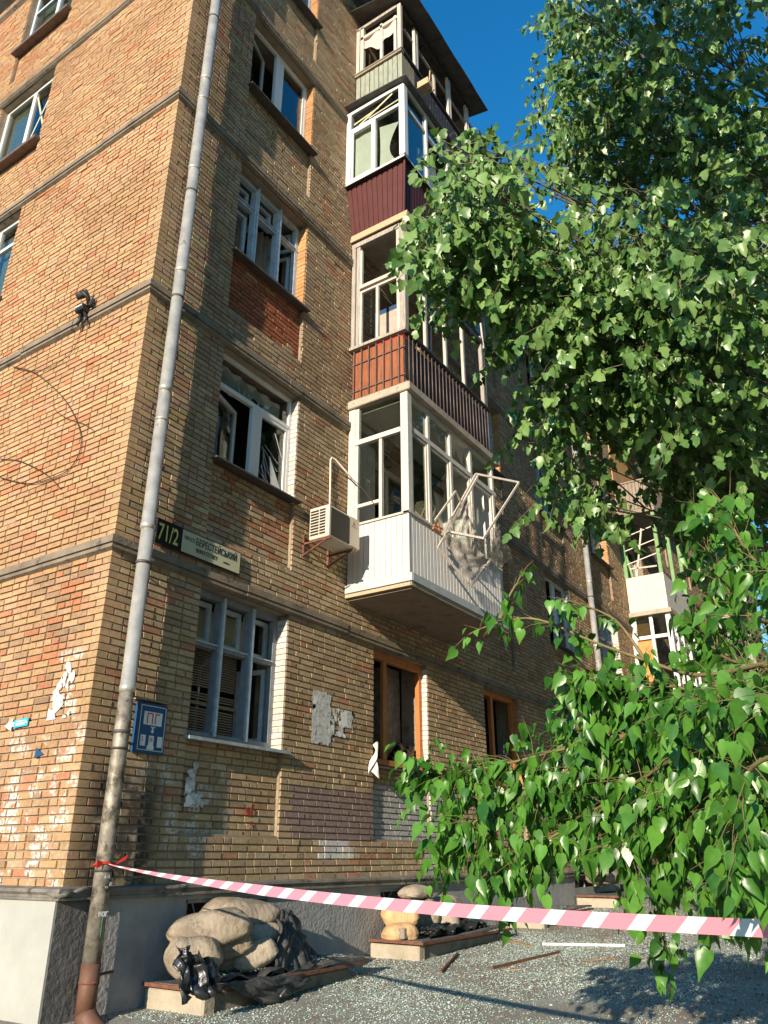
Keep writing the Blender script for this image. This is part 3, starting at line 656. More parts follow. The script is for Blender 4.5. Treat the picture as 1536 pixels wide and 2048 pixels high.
posts(B2_, 'old_white', [(x, BY+.02) for x in (4.70, 5.42, 6.14, 6.98)], 5.833, ZC-.002, .075)
box('transom', 'old_white', B2_, BX0-.03, BX0+.06, BY+.10, -.14, 7.17, 7.25); box('transom', 'old_white', B2_, BX0+.10, BX1, BY-.02, BY+.06, 7.21, 7.29); box('transom', 'old_white', B2_, BX0+.10, BX1, BY-.01, BY+.05, ZC-.07, ZC-.003)
b = MB(); b.box(BX0-.01, BX0+.05, -.63, -.58, 5.84, 7.17); b.box(BX0-.01, BX0+.05, -.58, -.14, 6.10, 6.15); b.box(BX0-.011, BX0+.045, -.19, -.141, 5.84, 7.169); b.box(BX0-.01, BX0+.05, -.20, -.141, 7.26, ZC-.01); b.build('sash', 'old_white', B2_)
for i, (xa, xb) in enumerate(((4.2,4.66),(4.74,5.38),(5.46,6.10),(6.18,6.93))):
    b = MB(); frame_rect(b, xa, xb, 5.84, 7.2, BY+.0, .04, .04); b.build('sash', 'old_white', B2_)
    if i == 0: glassp(B2_, [(xa+.04,5.95),(xb-.04,5.88),(xb-.04,7.16),(xa+.04,7.16)], BY+.02, 'glass_dirty')
    elif i == 1: glassp(B2_, [(xa+.04,5.88),(xa+.3,5.88),(xa+.12,6.5),(xb-.1,6.95),(xb-.05,7.16),(xa+.04,7.16)], BY+.02, 'glass_dirty')
    else: glassp(B2_, jag(xa+.04, xb-.04, 5.88, 7.16, i, .35), BY+.02)
    glassp(B2_, [(xa,7.3),(xb,7.3),(xb,ZC-.08),(xa,ZC-.08)] if i != 2 else jag(xa, xb, 7.3, ZC-.08, 3, .8), BY+.02)
def sidep(parent, X, pts, m='glass', name='pane'): return MB().plate([(X, y, z) for y, z in pts], .005, (1,0,0)).build(name, m, parent)
sidep(B2_, BX0+.02, [(-.57,6.16),(-.19,6.16),(-.19,7.15),(-.40,7.16),(-.57,7.16)], 'glass'); sidep(B2_, BX0+.02, [(-.98,5.85),(-.64,5.85),(-.64,6.0),(-.85,6.3),(-.98,6.15)], 'glass'); sidep(B2_, BX0+.02, [(-.98,7.16),(-.64,7.16),(-.64,6.75),(-.9,7.0),(-.98,6.8)], 'glass_dirty')
sidep(B2_, BX0+.02, [(-.98,7.27),(-.21,7.27),(-.21,ZC-.01),(-.98,ZC-.01)], 'glass')
n = 12
for i in range(n): y0 = -.06+(BY+.10)*i/n; box('ceiling_board', 'ceiling_white', B2_, BX0+.11, BX1-.05, y0-.083, y0-.003, 7.79, 7.815)
box('inner_lining', 'ceiling_white', B2_, BX0+.12, 4.78, -.022, -.004, 4.9, 7.78); box('inner_lining', 'ceiling_white', B2_, 6.4, BX1-.02, -.022, -.004, 4.9, 7.78)
b = MB(); b.box(BX1-.03, BX1, BY+.06, -.02, 4.84, 7.83); b.build('end_wall', 'siding', B2_)
b = MB(); b.box(5.1,5.5,-.45,-.1,4.85,6.25); b.box(5.0,5.6,-.5,-.05,6.251,6.29); b.build('cabinet', 'old_white', B2_)
# third floor: open railings, weathered glazing bars
B3_ = MB().box(BX0-.07, BX1+.10, BY-.10, -.005, 7.845, 7.985).build('balcony', 'slab', BLD, bevel=.012, label='weathered wooden balcony with barred railing and red board side')
box('slab_top', 'slab', B3_, BX0-.02, BX1+.04, BY-.05, -.006, 7.986, 8.02)
zr0, zr1 = 8.05, 8.97
n = 8
for i in range(n): y0 = -.03+(BY+.09)*i/n; box('side_board', 'wood_red', B3_, BX0+.03, BX0+.045, y0+(BY+.09)/n+.002, y0-.002, zr0, zr1-.02)
for i in range(7): y = -.08+(BY+.12)*i/6.6; box('bar', 'rail_brown', B3_, BX0-.01, BX0+.008, y-.009, y+.009, zr0-.02, zr1)
for z in (zr0+.14, zr1-.26): box('bar', 'rail_brown', B3_, BX0+.009, BX0+.022, BY+.02, -.02, z, z+.018)
for i in range(24): x = BX0+.10+(BX1-BX0-.2)*i/23; MB().tube([(x,BY,zr0-.02),(x,BY,zr1)], .0105, 6).build('bar', 'rail_brown', B3_, True)
for z in (zr0-.01, zr1): MB().box(BX0, BX1, BY-.015, BY+.015, z, z+.02).build('rail', 'rail_brown', B3_)
box('rail', 'rail_brown', B3_, BX0-.012, BX0+.018, BY+.016, -.01, zr0-.03, zr0-.012)
for i in range(8):                                               # little scrolls at the foot of the rail
    x = BX0+.25+i*.37; MB().tube([(x+.035*math.cos(t), BY-.03, zr0-.02+.035*math.sin(t)) for t in [j*.6 for j in range(11)]], .006, 5).build('scroll', 'rail_brown', B3_)
box('back_panel', 'rail_dark', B3_, BX0+.06, BX1-.05, BY+.05, BY+.065, zr0, zr1-.06)
b = MB(); b.box(BX0-.05, BX0+.05, BY-.03, -.005, zr1+.022, zr1+.075); b.build('sill_plank', 'weathered', B3_)
box('sill_plank', 'rail_dark', B3_, BX0+.051, BX1, BY-.03, BY+.06, zr1+.022, zr1+.06)
zt_ = 11.17
posts(B3_, 'weathered', [(BX0+.02, BY+.03)], zr1+.076, zt_, .11); posts(B3_, 'weathered', [(BX0+.01, -.055), (BX0+.03, -.14)], zr1+.076, zt_, .075); posts(B3_, 'weathered_light', [(BX0+.02, BY+.125)], zr1+.077, zt_, .06)
rr = random.Random(5)
for x in (4.74, 5.42, 6.10): posts(B3_, 'weathered_light', [(x, BY+.02), (x+.07, BY+.04)], zr1+.061, 10.75 if x < 5 else 10.4, .055)
posts(B3_, 'weathered', [(6.88, BY+.02), (6.97, BY+.03)], zr1+.061, 10.6, .07)
box('transom', 'weathered_light', B3_, BX0-.02, BX0+.05, BY+.16, -.181, 10.22, 10.29); box('sash', 'weathered_light', B3_, BX0-.005, BX0+.04, BY+.16, -.181, 10.13, 10.17); box('sash', 'weathered_light', B3_, BX0-.005, BX0+.04, -.56, -.51, zr1+.08, 10.129); box('sash', 'old_white', B3_, BX0-.005, BX0+.04, -.22, -.182, zr1+.08, 10.129); box('sash', 'old_white', B3_, BX0-.005, BX0+.04, -.22, -.182, 10.30, zt_-.1)
box('beam', 'rail_dark', B3_, BX0+.08, 7.05, BY-.02, BY+.06, 10.42, 10.52); box('beam', 'weathered', B3_, BX0-.02, 7.05, BY-.03, BY+.07, zt_, zt_+.1); box('beam', 'weathered', B3_, BX0-.025, BX0+.06, BY+.08, -.01, zt_+.001, zt_+.1)
sidep(B3_, BX0+.015, [(-.92,10.30),(-.40,10.30),(-.62,10.52),(-.70,10.60),(-.74,10.54),(-.92,10.62)], 'glass_dirty', 'glass_shard')
box('stored_board', 'panel_blue', B3_, 4.5, 4.54, -.75, -.2, 8.1, 10.0); box('stored_board', 'curtain', B3_, 4.495, 4.499, -.69, -.27, 9.1, 9.9); box('stored_cloth', 'fabric_red', B3_, 4.3, 4.49, -.85, -.35, 8.1, 9.25)
box('end_wall', 'frame_blue', B3_, BX1-.02, BX1+.01, BY+.06, -.02, 8.03, 9.0); MB().bar((4.98,BY+.05,9.05),(5.03,BY+.05,10.4),.018).build('splinter', 'weathered_light', B3_); MB().bar((6.95,BY-.02,10.35),(6.93,BY,10.95),.03).build('splinter', 'weathered_light', B3_)
# fourth floor: flared maroon cladding, white plastic glazing
B4_ = MB().box(BX0-.05, BX1+.08, BY-.08, -.005, 11.34, 11.44).build('balcony', 'slab', BLD, label='balcony with flared maroon cladding and white plastic glazing')
for i, z in enumerate((11.28, 11.335, 11.39)):
    b = MB(); b.box(BX0-.08+.012*i, BX0-.055, BY-.10, -.01, z, z+.05); b.box(BX0-.055, BX1+.08, BY-.105, BY-.083, z, z+.05); b.build('edge_plank', 'plank_tan', B4_)
GX0, GX1, GY, gz0, gz1 = 3.82, 7.2, -1.27, 12.44, 14.30
mz0, mz1 = 11.45, 12.42
def clad(n, P, nrm, name='cladding_strip'):
    for i in range(n):
        for (t0, t1, off) in ((i/n, (i+.72)/n, .0), ((i+.72)/n, (i+1)/n, -.018)):
            lo0, hi0 = P(t0); lo1, hi1 = P(t1); o = Vector(nrm)*off
            q = [Vector(lo0)-o, Vector(lo1)-o, Vector(hi1)-o, Vector(hi0)-o]
            if off == 0: q1 = q
            else: q2 = q
        b = MB(); b.plate(q1, .015, nrm); b.plate(q2, .015, nrm); b.build(name, 'maroon', B4_)
clad(11, lambda t: ((BX0-.02, -.01+(BY)*t, mz0), (GX0+.05, -.01+(GY+.05)*t, mz1)), (1,0,0))
clad(34, lambda t: ((BX0-.02+(BX1-BX0)*t, BY-.02, mz0), (GX0+.05+(GX1-GX0-.1)*t, GY+.03, mz1)), (0,1,0))
MB().bar((BX0-.03,BY-.03,mz0),(GX0+.04,GY+.02,mz1),.035).build('corner_trim', 'maroon', B4_)
b = MB(); b.box(GX0-.03, GX1, GY-.03, -.01, gz0-.02, gz0-.002); b.build('floor_tray', 'black_metal', B4_)
PW = .075
b = MB(); b.box(GX0-.01, GX0+.05, GY, -.01, gz0, gz0+.07); b.box(GX0-.01, GX0+.05, GY, -.01, gz1-.07, gz1); b.box(GX0, GX0+.04, -.05, -.01, gz0+.07, gz1-.07); b.build('frame', 'pvc', B4_); b = MB(); b.box(GX0+.051, GX1, GY-.01, GY+.05, gz0, gz0+.07); b.box(GX0+.051, GX1, GY-.01, GY+.05, gz1-.07, gz1); b.box(GX0+.051, GX0+.1, GY, GY+.04, gz0+.07, gz1-.07); b.build('frame', 'pvc', B4_)
posts(B4_, 'pvc', [(GX0+.03, GY+.03)], gz0+.071, gz1-.071, .12); posts(B4_, 'pvc', [(GX0+.03, -.06)], gz0+.071, gz1-.071, .10); posts(B4_, 'pvc', [(GX0+.02, -.135)], gz0+.071, 13.83, .04, 'sash')
posts(B4_, 'pvc', [(x, GY+.02) for x in (4.62, 5.45, 6.3, 7.14)], gz0+.071, gz1-.071, .07)
box('transom', 'pvc', B4_, GX0-.012, GX0+.052, GY+.09, -.111, 13.76, 13.83); box('transom', 'pvc', B4_, GX0+.09, GX1, GY-.005, GY+.045, 13.76, 13.82); box('mullion', 'pvc', B4_, GX0-.014, GX0+.054, -.66, -.575, gz0+.071, 13.759); box('sash', 'pvc', B4_, GX0-.016, GX0+.04, -.574, -.16, 13.70, 13.758); box('sash', 'pvc', B4_, GX0-.016, GX0+.04, -.574, -.16, gz0+.072, gz0+.12)
sidep(B4_, GX0+.02, [(-.57,gz0+.12),(-.16,gz0+.12),(-.16,13.70),(-.57,13.70)]); sidep(B4_, GX0+.02, [(GY+.09,gz0+.07),(-.66,gz0+.07),(-.66,13.76),(GY+.09,13.76)]); sidep(B4_, GX0+.02, [(GY+.09,13.83),(-.11,13.83),(-.11,gz1-.07),(GY+.09,gz1-.07)])
for i, (xa, xb) in enumerate(((3.92,4.58),(4.66,5.41),(5.49,6.26),(6.34,7.1))):
    if i in (0,): glassp(B4_, [(xa,gz0+.07),(xb,gz0+.07),(xb,13.76),(xa,13.76)], GY+.02, 'glass_dirty')
    elif i == 1: wavy(xa+.05, xb, gz0+.1, 13.7, GY+.25, .02, 5, 'curtain_white', B4_)
    else: glassp(B4_, [(xa,gz0+.07),(xb,gz0+.07),(xb,13.76),(xa,13.76)], GY+.02, 'glass_dirty')
    glassp(B4_, [(xa,13.82),(xb,13.82),(xb,gz1-.07),(xa,gz1-.07)], GY+.02, 'glass_dirty')
sheet(lambda u, v: (GX0+.10+.004*math.sin(9*u), -.56+.42*u, gz0+.08+1.25*v), 6, 3).build('roller_blind', 'curtain_white', B4_)
sheet(lambda u, v: (GX0+.10+.03*math.sin(3*v), GY+.10+(.50-.0*v)*(1-u*(1-.25*math.sin(v*3.1))) if False else -.68-(.42-.22*math.sin(v*3.14)*(1 if v < 1 else 0))*u, gz0+.08+(1.12-.12*u)*v), 14, 10).build('roller_blind', 'curtain_white', B4_, True)
b = MB(); b.bar((GX0+.012,GY+.25,gz1-.10),(GX0+.012,-.28,13.86),.045,.003,(1,0,0)); b.bar((GX0+.010,GY+.55,gz1-.26),(GX0+.010,-.16,13.95),.04,.003,(1,0,0)); b.bar((GX0+.010,GY+.12,gz1-.35),(GX0+.010,-.5,13.9),.03,.003,(1,0,0)); b.build('tape_cross', 'sign_cream', B4_)
box('inner_wall', 'frame_blue', B4_, GX0+.1, 4.75, -.03, -.01, gz0, gz1); box('end_wall', 'pvc', B4_, GX1-.03, GX1, GY+.05, -.01, gz0, gz1)
b = MB(); b.hexa([(GX0-.12,GY-.12,gz1+.0),(GX1+.1,GY-.12,gz1+.0),(GX1+.1,-.01,gz1+.10),(GX0-.12,-.01,gz1+.10),(GX0-.12,GY-.12,gz1+.02),(GX1+.1,GY-.12,gz1+.02),(GX1+.1,-.01,gz1+.12),(GX0-.12,-.01,gz1+.12)]); b.build('cover_sheet', 'roof_sheet', B4_)
# fifth floor: plank side, dark front, sheet roof
B5_ = MB().box(BX0-.06, BX1+.1, BY-.09, -.005, 14.60, 14.72).build('balcony', 'slab', BLD, label='top balcony with grey-green planks, torn curtain and sheet metal roof')
n = 10
for i in range(n): y0 = -.02+(BY)*i/n; box('plank', 'wood_green', B5_, BX0-.005+.006*(i%2), BX0+.02, y0+BY/n+.006, y0-.006, 14.74, 15.54, bevel=.003)
b = MB(); b.box(BX0-.04, BX0+.06, BY-.03, -.01, 15.56, 15.61); b.box(BX0-.05, BX0+.07, BY-.05, -.01, 15.62, 15.65); b.build('cap_rail', 'wood_grey', B5_)
for i in range(26): x = BX0+.08+(BX1-BX0-.16)*i/25; box('plank', 'rail_dark' if i > 3 else 'wood_grey', B5_, x-.045, x+.045, BY-.012, BY+.008, 14.74+(.0 if i % 3 else .02), 15.54)
box('cap_rail', 'rail_dark', B5_, BX0+.071, BX1, BY-.05, BY+.04, 15.60, 15.65)
posts(B5_, 'weathered_light', [(BX0+.02, BY+.03), (BX0+.03, -.05), (BX0+.03, -.15)], 15.651, 17.0, .08); posts(B5_, 'old_white', [(BX0+.02, -.62), (BX0+.03, BY+.14)], 15.651, 16.75, .06)
for x, h in ((4.62,16.9),(4.70,16.9),(5.4,16.4),(6.0,16.95),(6.08,16.95),(6.85,17.0),(6.93,17.0)): posts(B5_, 'old_white' if x < 5 or x > 5.9 else 'weathered', [(x, BY+.02)], 15.651, h, .06)
box('beam', 'weathered_light', B5_, BX0-.01, BX0+.06, BY+.08, -.11, 16.62, 16.70); box('beam', 'weathered', B5_, BX0-.01, BX0+.06, BY+.08, -.01, 16.95, 17.03); box('beam', 'rail_dark', B5_, BX0+.08, BX1, BY-.01, BY+.06, 16.96, 17.04); MB().bar((BX0+.2,BY+.05,16.5),(6.9,BY+.05,16.45),.04).build('beam', 'weathered', B5_)
def torn(u, v):
    return (BX0+.02+.03*math.sin(u*11+v*3), -.16-(.80)*u, 16.60-v*(.10+.34*math.sin(u*2.6+.25)+.04*math.sin(u*17)))
sheet(torn, 20, 6).build('curtain', 'curtain_pink', B5_, True)
for i in range(5):
    x0, x1 = BX0-.25+i*.68, BX0-.25+(i+1)*.68+.06; dz = .02*(i % 2)
    b = MB(); b.hexa([(x0,BY-.36,17.0+dz),(x1,BY-.36,17.0+dz),(x1,-.02,17.30+dz),(x0,-.02,17.30+dz),(x0,BY-.36,17.012+dz),(x1,BY-.36,17.012+dz),(x1,-.02,17.312+dz),(x0,-.02,17.312+dz)]); b.build('roof_sheet', 'roof_sheet', B5_)
MB().plate([(BX0-.2,BY-.30,16.62),(BX0-.2,BY-.16,17.02),(BX0-.2,BY-.3,17.03),(BX0-.2,BY-.38,17.0)], .02, (1,0,0)).build('hanging_board', 'wood_grey', B5_)
for i in range(5): x = 4.95+i*.42; MB().tube([(x,BY-.10,14.95-.25),(x,BY-.12,14.95),(x+.05,BY-.20,15.0),(x+.08,BY-.22,14.9)], .007, 5).build('line_hook', 'rail_brown', B5_)
b = MB(); b.box(4.56,4.74,BY-.30,BY-.06,15.05,15.2); b.build('flower_box', 'plank_tan', B5_); b = MB(); b.bar((4.55,BY-.06,15.02),(4.55,BY-.34,15.02),.02); b.bar((4.76,BY-.06,15.02),(4.76,BY-.34,15.02),.02); b.bar((4.55,BY-.34,15.02),(4.55,BY-.36,15.3),.02); b.build('bracket', 'plank_tan', B5_)
box('inner_wall', 'room_warm', B5_, BX0+.1, 4.78, -.03, -.012, 14.75, 17.0); box('end_wall', 'wood_grey', B5_, BX1-.03, BX1, BY+.05, -.02, 14.75, 16.9)

# second balcony stack further along
CX0, CX1, CY = 18.6, 21.6, -1.15
K2 = MB().box(CX0-.05, CX1+.05, CY-.05, -.005, 4.70, 4.82).build('balcony', 'slab', BLD, label='far glazed balcony with white frames and orange board')
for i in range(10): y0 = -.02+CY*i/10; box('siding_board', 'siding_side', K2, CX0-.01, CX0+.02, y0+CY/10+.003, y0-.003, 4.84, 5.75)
box('front_panel', 'siding', K2, CX0, CX1, CY-.02, CY+.0, 4.84, 5.75); posts(K2, 'pvc', [(CX0+.04, CY+.04), (CX0+.04, -.06)], 5.75, 7.85, .14); posts(K2, 'pvc', [(x, CY+.03) for x in (19.3,20.0,20.8,21.5)]+[(CX0+.04, -.6)], 5.75, 7.85, .09)
box('transom', 'pvc', K2, CX0, CX0+.08, CY, -.1, 7.2, 7.3); box('transom', 'pvc', K2, CX0+.1, CX1, CY, CY+.06, 7.2, 7.3); box('board', 'board_orange', K2, CX0+.09, CX0+.12, -.56, -.12, 5.78, 7.7); box('pane', 'glass_dirty', K2, CX0+.03, CX0+.036, CY+.1, -.12, 7.3, 7.8)
K3 = MB().box(CX0-.10, CX1+.1, CY-.10, -.005, 7.90, 8.03).build('balcony', 'slab', BLD, label='far balcony with green posts and pale sided parapet')
for i in range(12): y0 = -.02+CY*i/12; box('siding_board', 'old_white', K3, CX0-.015, CX0+.015, y0+CY/12+.003, y0-.003, 8.05, 9.15)
for i in range(24): x0 = CX0+3.0*i/24; box('siding_board', 'old_white', K3, x0+.004, x0+.12, CY-.016, CY+.01, 8.05, 9.15)
posts(K3, 'green_paint', [(CX0+.03, CY+.04), (CX0+.03, -.06), (CX1-.05, CY+.04), (20.1, CY+.03), (20.2,CY+.05)], 9.15, 11.15, .11)
for z in (9.75, 10.2, 10.65): MB().bar((CX0+.03,-.1,z-.15),(CX0+.03,CY+.1,z+.05),.03).build('line_rod', 'old_white', K3)
MB().bar((CX0+.05,-.35,9.1),(CX0+.05,-.7,10.7),.05).build('loose_frame', 'weathered_light', K3); MB().bar((CX0+.06,-.12,9.9),(CX0+.06,-.25,9.1),.06).build('loose_frame', 'green_paint', K3); MB().bar((CX0+.05,-.2,9.45),(CX0+.05,-1.,9.4),.05).build('loose_frame', 'weathered_light', K3)
K4 = MB().box(CX0-.05, CX1+.05, CY-.05, -.005, 11.2, 11.33).build('balcony', 'wood_grey', BLD, label='far open balcony of grey vertical planks with ochre wall')
for i in range(10): y0 = -.02+CY*i/10; box('plank', 'wood_grey', K4, CX0-.01, CX0+.02, y0+CY/10+.008, y0-.008, 11.36, 12.3)
for i in range(26): x0 = CX0+3.0*i/26; box('plank', 'wood_grey', K4, x0+.008, x0+.105, CY-.016, CY+.01, 11.36, 12.3)
box('cap_rail', 'wood_grey', K4, CX0-.04, CX0+.05, CY-.04, -.01, 12.305, 12.35); box('inner_wall', 'plaster_ochre', K4, CX0+.05, CX1, -.03, -.01, 11.34, 14.4)
K5 = MB().box(CX0-.05, CX1+.05, CY-.05, -.005, 14.5, 14.63).build('balcony', 'slab', BLD, label='highest far balcony with white panels behind the leaves')
box('side_panel', 'old_white', K5, CX0-.01, CX0+.02, CY, -.02, 14.65, 15.55); box('front_panel', 'old_white', K5, CX0+.021, CX1, CY-.01, CY+.02, 14.65, 15.55)
# far bays
for bx in (32.6,):
    for k in range(1, 4):
        f = MB().box(bx, bx+1.6, -1.1, -.01, Z0+H*k+.3, Z0+H*k+.43).build('balcony', 'slab', BLD); box('side_panel', 'wood_grey', f, bx, bx+.03, -1.08, -.02, Z0+H*k+.44, Z0+H*k+1.4); box('front_panel', 'wood_grey', f, bx+.031, bx+1.6, -1.1, -1.07, Z0+H*k+.44, Z0+H*k+1.4); posts(f, 'weathered', [(bx+.05,-1.05),(bx+.05,-.1),(bx+.8,-1.05),(bx+1.55,-1.05)], Z0+H*k+1.4, Z0+H*(k+1)+.2, .1)
# ------------------------------------------------------------------ drainpipes
def ring(b, x, y, z, r, h, n=20): b.tube([(x,y,z),(x,y,z+h)], r, n)
def drainpipe(x, y, r, ztop, label, base=True, n=20, joints=9):
    t = empty('drainpipe', (x, y, gz(x,y)), label, 'drainpipe', 'drainpipes down the facade'); rr = random.Random(int(x*10))
    zs = [ztop-(ztop-2.7)*i/joints for i in range(joints+1)]
    for i in range(joints):
        b = MB(); dx, dy = rr.uniform(-.006,.006), rr.uniform(-.006,.006)
        b.tube([(x+dx,y+dy,zs[i+1]+.04),(x+dx,y+dy,zs[i+1]+.10),(x+dx,y+dy,zs[i+1]+.105),(x+dx,y+dy,zs[i]+.06)], [r+.005,r+.006,r,r-.002], n); b.build('pipe_section', 'zinc', t, True)
        b = MB(); ring(b, x, y, zs[i+1]-.35, r+.005, .028); b.build('clamp', 'sill_metal' if i % 3 else 'zinc', t, True)
        MB().bar((x,y,zs[i+1]-.337),(x,.05,zs[i+1]-.337),.014).build('wall_hook', 'rail_dark', t)
    if base:
        MB().tube([(x,y,.42),(x,y,1.6),(x+.004,y,2.2),(x+.004,y,2.78)], [r+.004,r+.003,r,r-.002], n).build('pipe_section', 'zinc_dirty', t, True)
        for z in (1.15, 2.2):
            b = MB(); ring(b, x, y, z, r+.008, .02); b.build('clamp', 'rail_dark', t, True)
        b = MB(); b.tube([(x,y,.06),(x,y,.44)], r+.009, n); b.build('pipe_foot', 'pipe_brown', t, True)
        b = MB(); b.tube([(x,y,.08),(x+.01,y-.03,.03),(x+.02,y-.10,-.03),(x+.025,y-.20,-.08)], [r+.012,r+.018,r+.02,r+.022], n); b.build('spout', 'pipe_brown', t, True)
        b = MB(); ring(b, x, y, .29, r+.014, .02); b.build('clamp', 'rust', t, True); MB().bar((x,y,.34),(x+.35,-.02,.34),.02).build('wall_hook', 'rail_dark', t)
    else: MB().tube([(x,y,gz(x)+.05),(x,y,2.8)], r, n).build('pipe_section', 'zinc_dirty', t, True)
    return t
PX, PY, PR = .285, -.155, .073
dp = drainpipe(PX, PY, PR, 18.1, 'grey zinc drainpipe near the corner with brown foot and the tape tied to it')
text('scrawl', 'ВОГ', .05, (PX-.055, PY-PR-.006, .80), ROTF, 'white_print', dp, 1., .001, .003); text('scrawl', '│', .16, (PX-.055, PY-PR-.006, .66), ROTF, 'graffiti_green', dp, .6, .001)
for i, (dx, z, w_, h) in enumerate(((-.04,1.10,.06,.03),(.02,1.04,.03,.03),(-.02,1.02,.03,.02))):
    b = MB(); b.plate([(PX+dx,PY-PR-.006,z),(PX+dx+w_,PY-PR-.004,z),(PX+dx+w_*.8,PY-PR-.004,z+h),(PX+dx+.005,PY-PR-.006,z+h*.9)], .004, (0,-1,0)); b.build('paper_scrap', 'paper', dp)
drainpipe(14.62, -.17, .075, 18.1, 'pale zinc drainpipe halfway along the facade', False, 14)
drainpipe(33.9, -.17, .075, 18.1, 'far thin drainpipe near the end of the facade', False, 10)

# ------------------------------------------------------------------ signs
sg = empty('street_sign', (.53,-.02,4.42), 'black and cream street name sign reading 71/2 on the facade', 'sign')
def plate(x0, x1, z0, z1, y, m, name, t, th=.018): return MB().box(x0, x1, y-th, y, z0, z1).build(name, m, t, bevel=.002)
plate(.50, 1.83, 4.405, 4.70, -.02, 'sign_black', 'backing', sg); plate(.87, 1.815, 4.42, 4.685, -.039, 'sign_cream', 'name_plate', sg, .004)
text('lettering', '71/2', .27, (.52, -.041, 4.462), ROTF, 'sign_yellow', sg, .62, .001, .003)
text('lettering', 'ПРОСП.', .062, (.90, -.045, 4.575), ROTF, 'sign_black', sg, .72); text('lettering', 'БЕРЕСТЕЙСЬКИЙ', .118, (1.075, -.045, 4.56), ROTF, 'sign_black', sg, .66, .001, .0006)
text('lettering', 'BERESTEYSKY', .07, (1.09, -.045, 4.475), ROTF, 'sign_black', sg, .80, .001, .0004); text('lettering', 'AVENUE', .03, (1.53, -.045, 4.478), ROTF, 'sign_black', sg, .9)
hs = empty('hydrant_sign', (.53,-.05,2.2), 'blue fire hydrant sign box with red ПГ beside the drainpipe', 'sign')
MB().box(.535,.90,-.075,-.005,2.215,2.70).build('box', 'sign_blue', hs, bevel=.006)
b = MB()
for x0, x1, z0, z1 in ((.555,.88,2.668,2.674),(.555,.88,2.240,2.246),(.555,.561,2.2461,2.6679),(.874,.88,2.2461,2.6679)): b.box(x0, x1, -.0775, -.075, z0, z1)
b.build('border', 'white_print', hs)
plate(.60,.835,2.485,2.615,-.0755,'white_print','number_card',hs,.003); text('lettering', 'ПГ', .145, (.627,-.0795,2.497), ROTF, 'red_print', hs, .95)
for x, s_ in ((.585,'5'),(.69,'38'),(.80,'')):
    plate(x, x+.065, 2.28, 2.385, -.0755, 'white_print', 'number_card', hs, .003)
    if s_: text('lettering', s_, .062, (x+.012 if len(s_) == 1 else x+.004, -.0795, 2.325), ROTF, 'red_print', hs, .72)
plate(.675,.765,2.25,2.288,-.0755,'white_print','number_card',hs,.0025); b = MB(); b.plate([(.715,-.0775,2.46),(.735,-.0775,2.46),(.735,-.0775,2.43),(.75,-.0775,2.43),(.725,-.0775,2.405),(.70,-.0775,2.43),(.715,-.0775,2.43)], .002, (0,-1,0)); b.plate([(.70,-.0775,2.463),(.755,-.0775,2.463),(.755,-.0775,2.472),(.70,-.0775,2.472)], .002, (0,-1,0)); b.build('arrow', 'white_print', hs)
box('shade_board', 'wood_grey', hs, .50, .92, -.09, -.004, 2.72, 2.735)
ar = empty('arrow_sign', (-.01,1.1,2.5), 'small turquoise arrow sign on the sunlit gable wall', 'sign')
MB().plate([(-.016,1.13,2.545),(-.016,.90,2.555),(-.016,.90,2.475),(-.016,1.13,2.468)], .008, (-1,0,0)).build('panel', 'sign_cyan', ar); MB().plate([(-.016,1.29,2.50),(-.016,1.17,2.565),(-.016,1.17,2.445)], .008, (-1,0,0)).build('arrow_head', 'white_print', ar)
MB().plate([(-.016,1.17,2.53),(-.016,1.131,2.53),(-.016,1.131,2.485),(-.016,1.17,2.485)], .008, (-1,0,0)).build('arrow_head', 'white_print', ar)
for z_, w_ in ((2.525,.17),(2.505,.19),(2.49,.15)): MB().box(-.026,-.0245,1.10-w_,1.10,z_,z_+.009).build('print_line', 'white_print', ar)
st = MB().plate([(-.012,.70,2.25),(-.012,.57,2.18),(-.012,.71,2.15)], .004, (-1,0,0)).build('sticker', 'sign_blue', None); tag(st, 'small dark blue triangular sticker below the turquoise arrow', 'sticker')
# torn notices
def poster(x0, x1, z0, z1, seed, label, m='paper', ax=0, y=-.008):
    r = random.Random(seed); t = empty('torn_notice', (x0 if ax == 0 else y, y if ax == 0 else x0, z0), label, 'poster', 'torn paper notices pasted on the walls')
    n = int(26+90*(x1-x0)*(z1-z0))
    if seed == 4:
        P = []; q = [(x0,z0),(x0+.40,z0),(x0+.40,z1),(x0,z1)]
        for (a0,b0),(a1,b1) in zip(q, q[1:]+q[:1]):
            for j in range(14):
                u_ = j/14; e = .006 if (a0 == a1 == x0) else .045; P.append((a0+(a1-a0)*u_+(r.uniform(-e,e*.3) if a0 == a1 else 0), y-.0001, b0+(b1-b0)*u_+(r.uniform(-.02,.02) if b0 == b1 else 0)))
        MB().plate(P, .0006, (0,-1,0)).build('paper_layer', 'paper', t)
    for i in range(n):
        cx, cz = r.uniform(x0, x1), r.uniform(z0, z1); k = r.randint(6, 10); P = []; sz = r.uniform(.018, .07) if i > 5 else r.uniform(.07, .16)
        if noise.noise((cx*3.5, cz*3.5, seed)) < -.08: continue
        for j in range(k):
            a_ = 6.28*j/k; q = r.uniform(.35, 1.); u, v = min(max(cx+math.cos(a_)*sz*q, x0), x1), min(max(cz+math.sin(a_)*sz*1.2*q, z0), z1)
            P.append((u, y-.0003*(i % 13), v) if ax == 0 else (y-.0003*(i % 13), u, v))
        MB().plate(P, .0007, (0,-1,0) if ax == 0 else (-1,0,0)).build('paper_layer', m if i % 4 else 'white_print', t)
    return t
poster(3.37,3.85,2.62,3.28,4,'large torn grey-white notice on the brick pier between the two ground floor windows'); poster(3.85,4.28,2.75,3.12,6,'ragged notice remains right of the large torn notice on the pier')
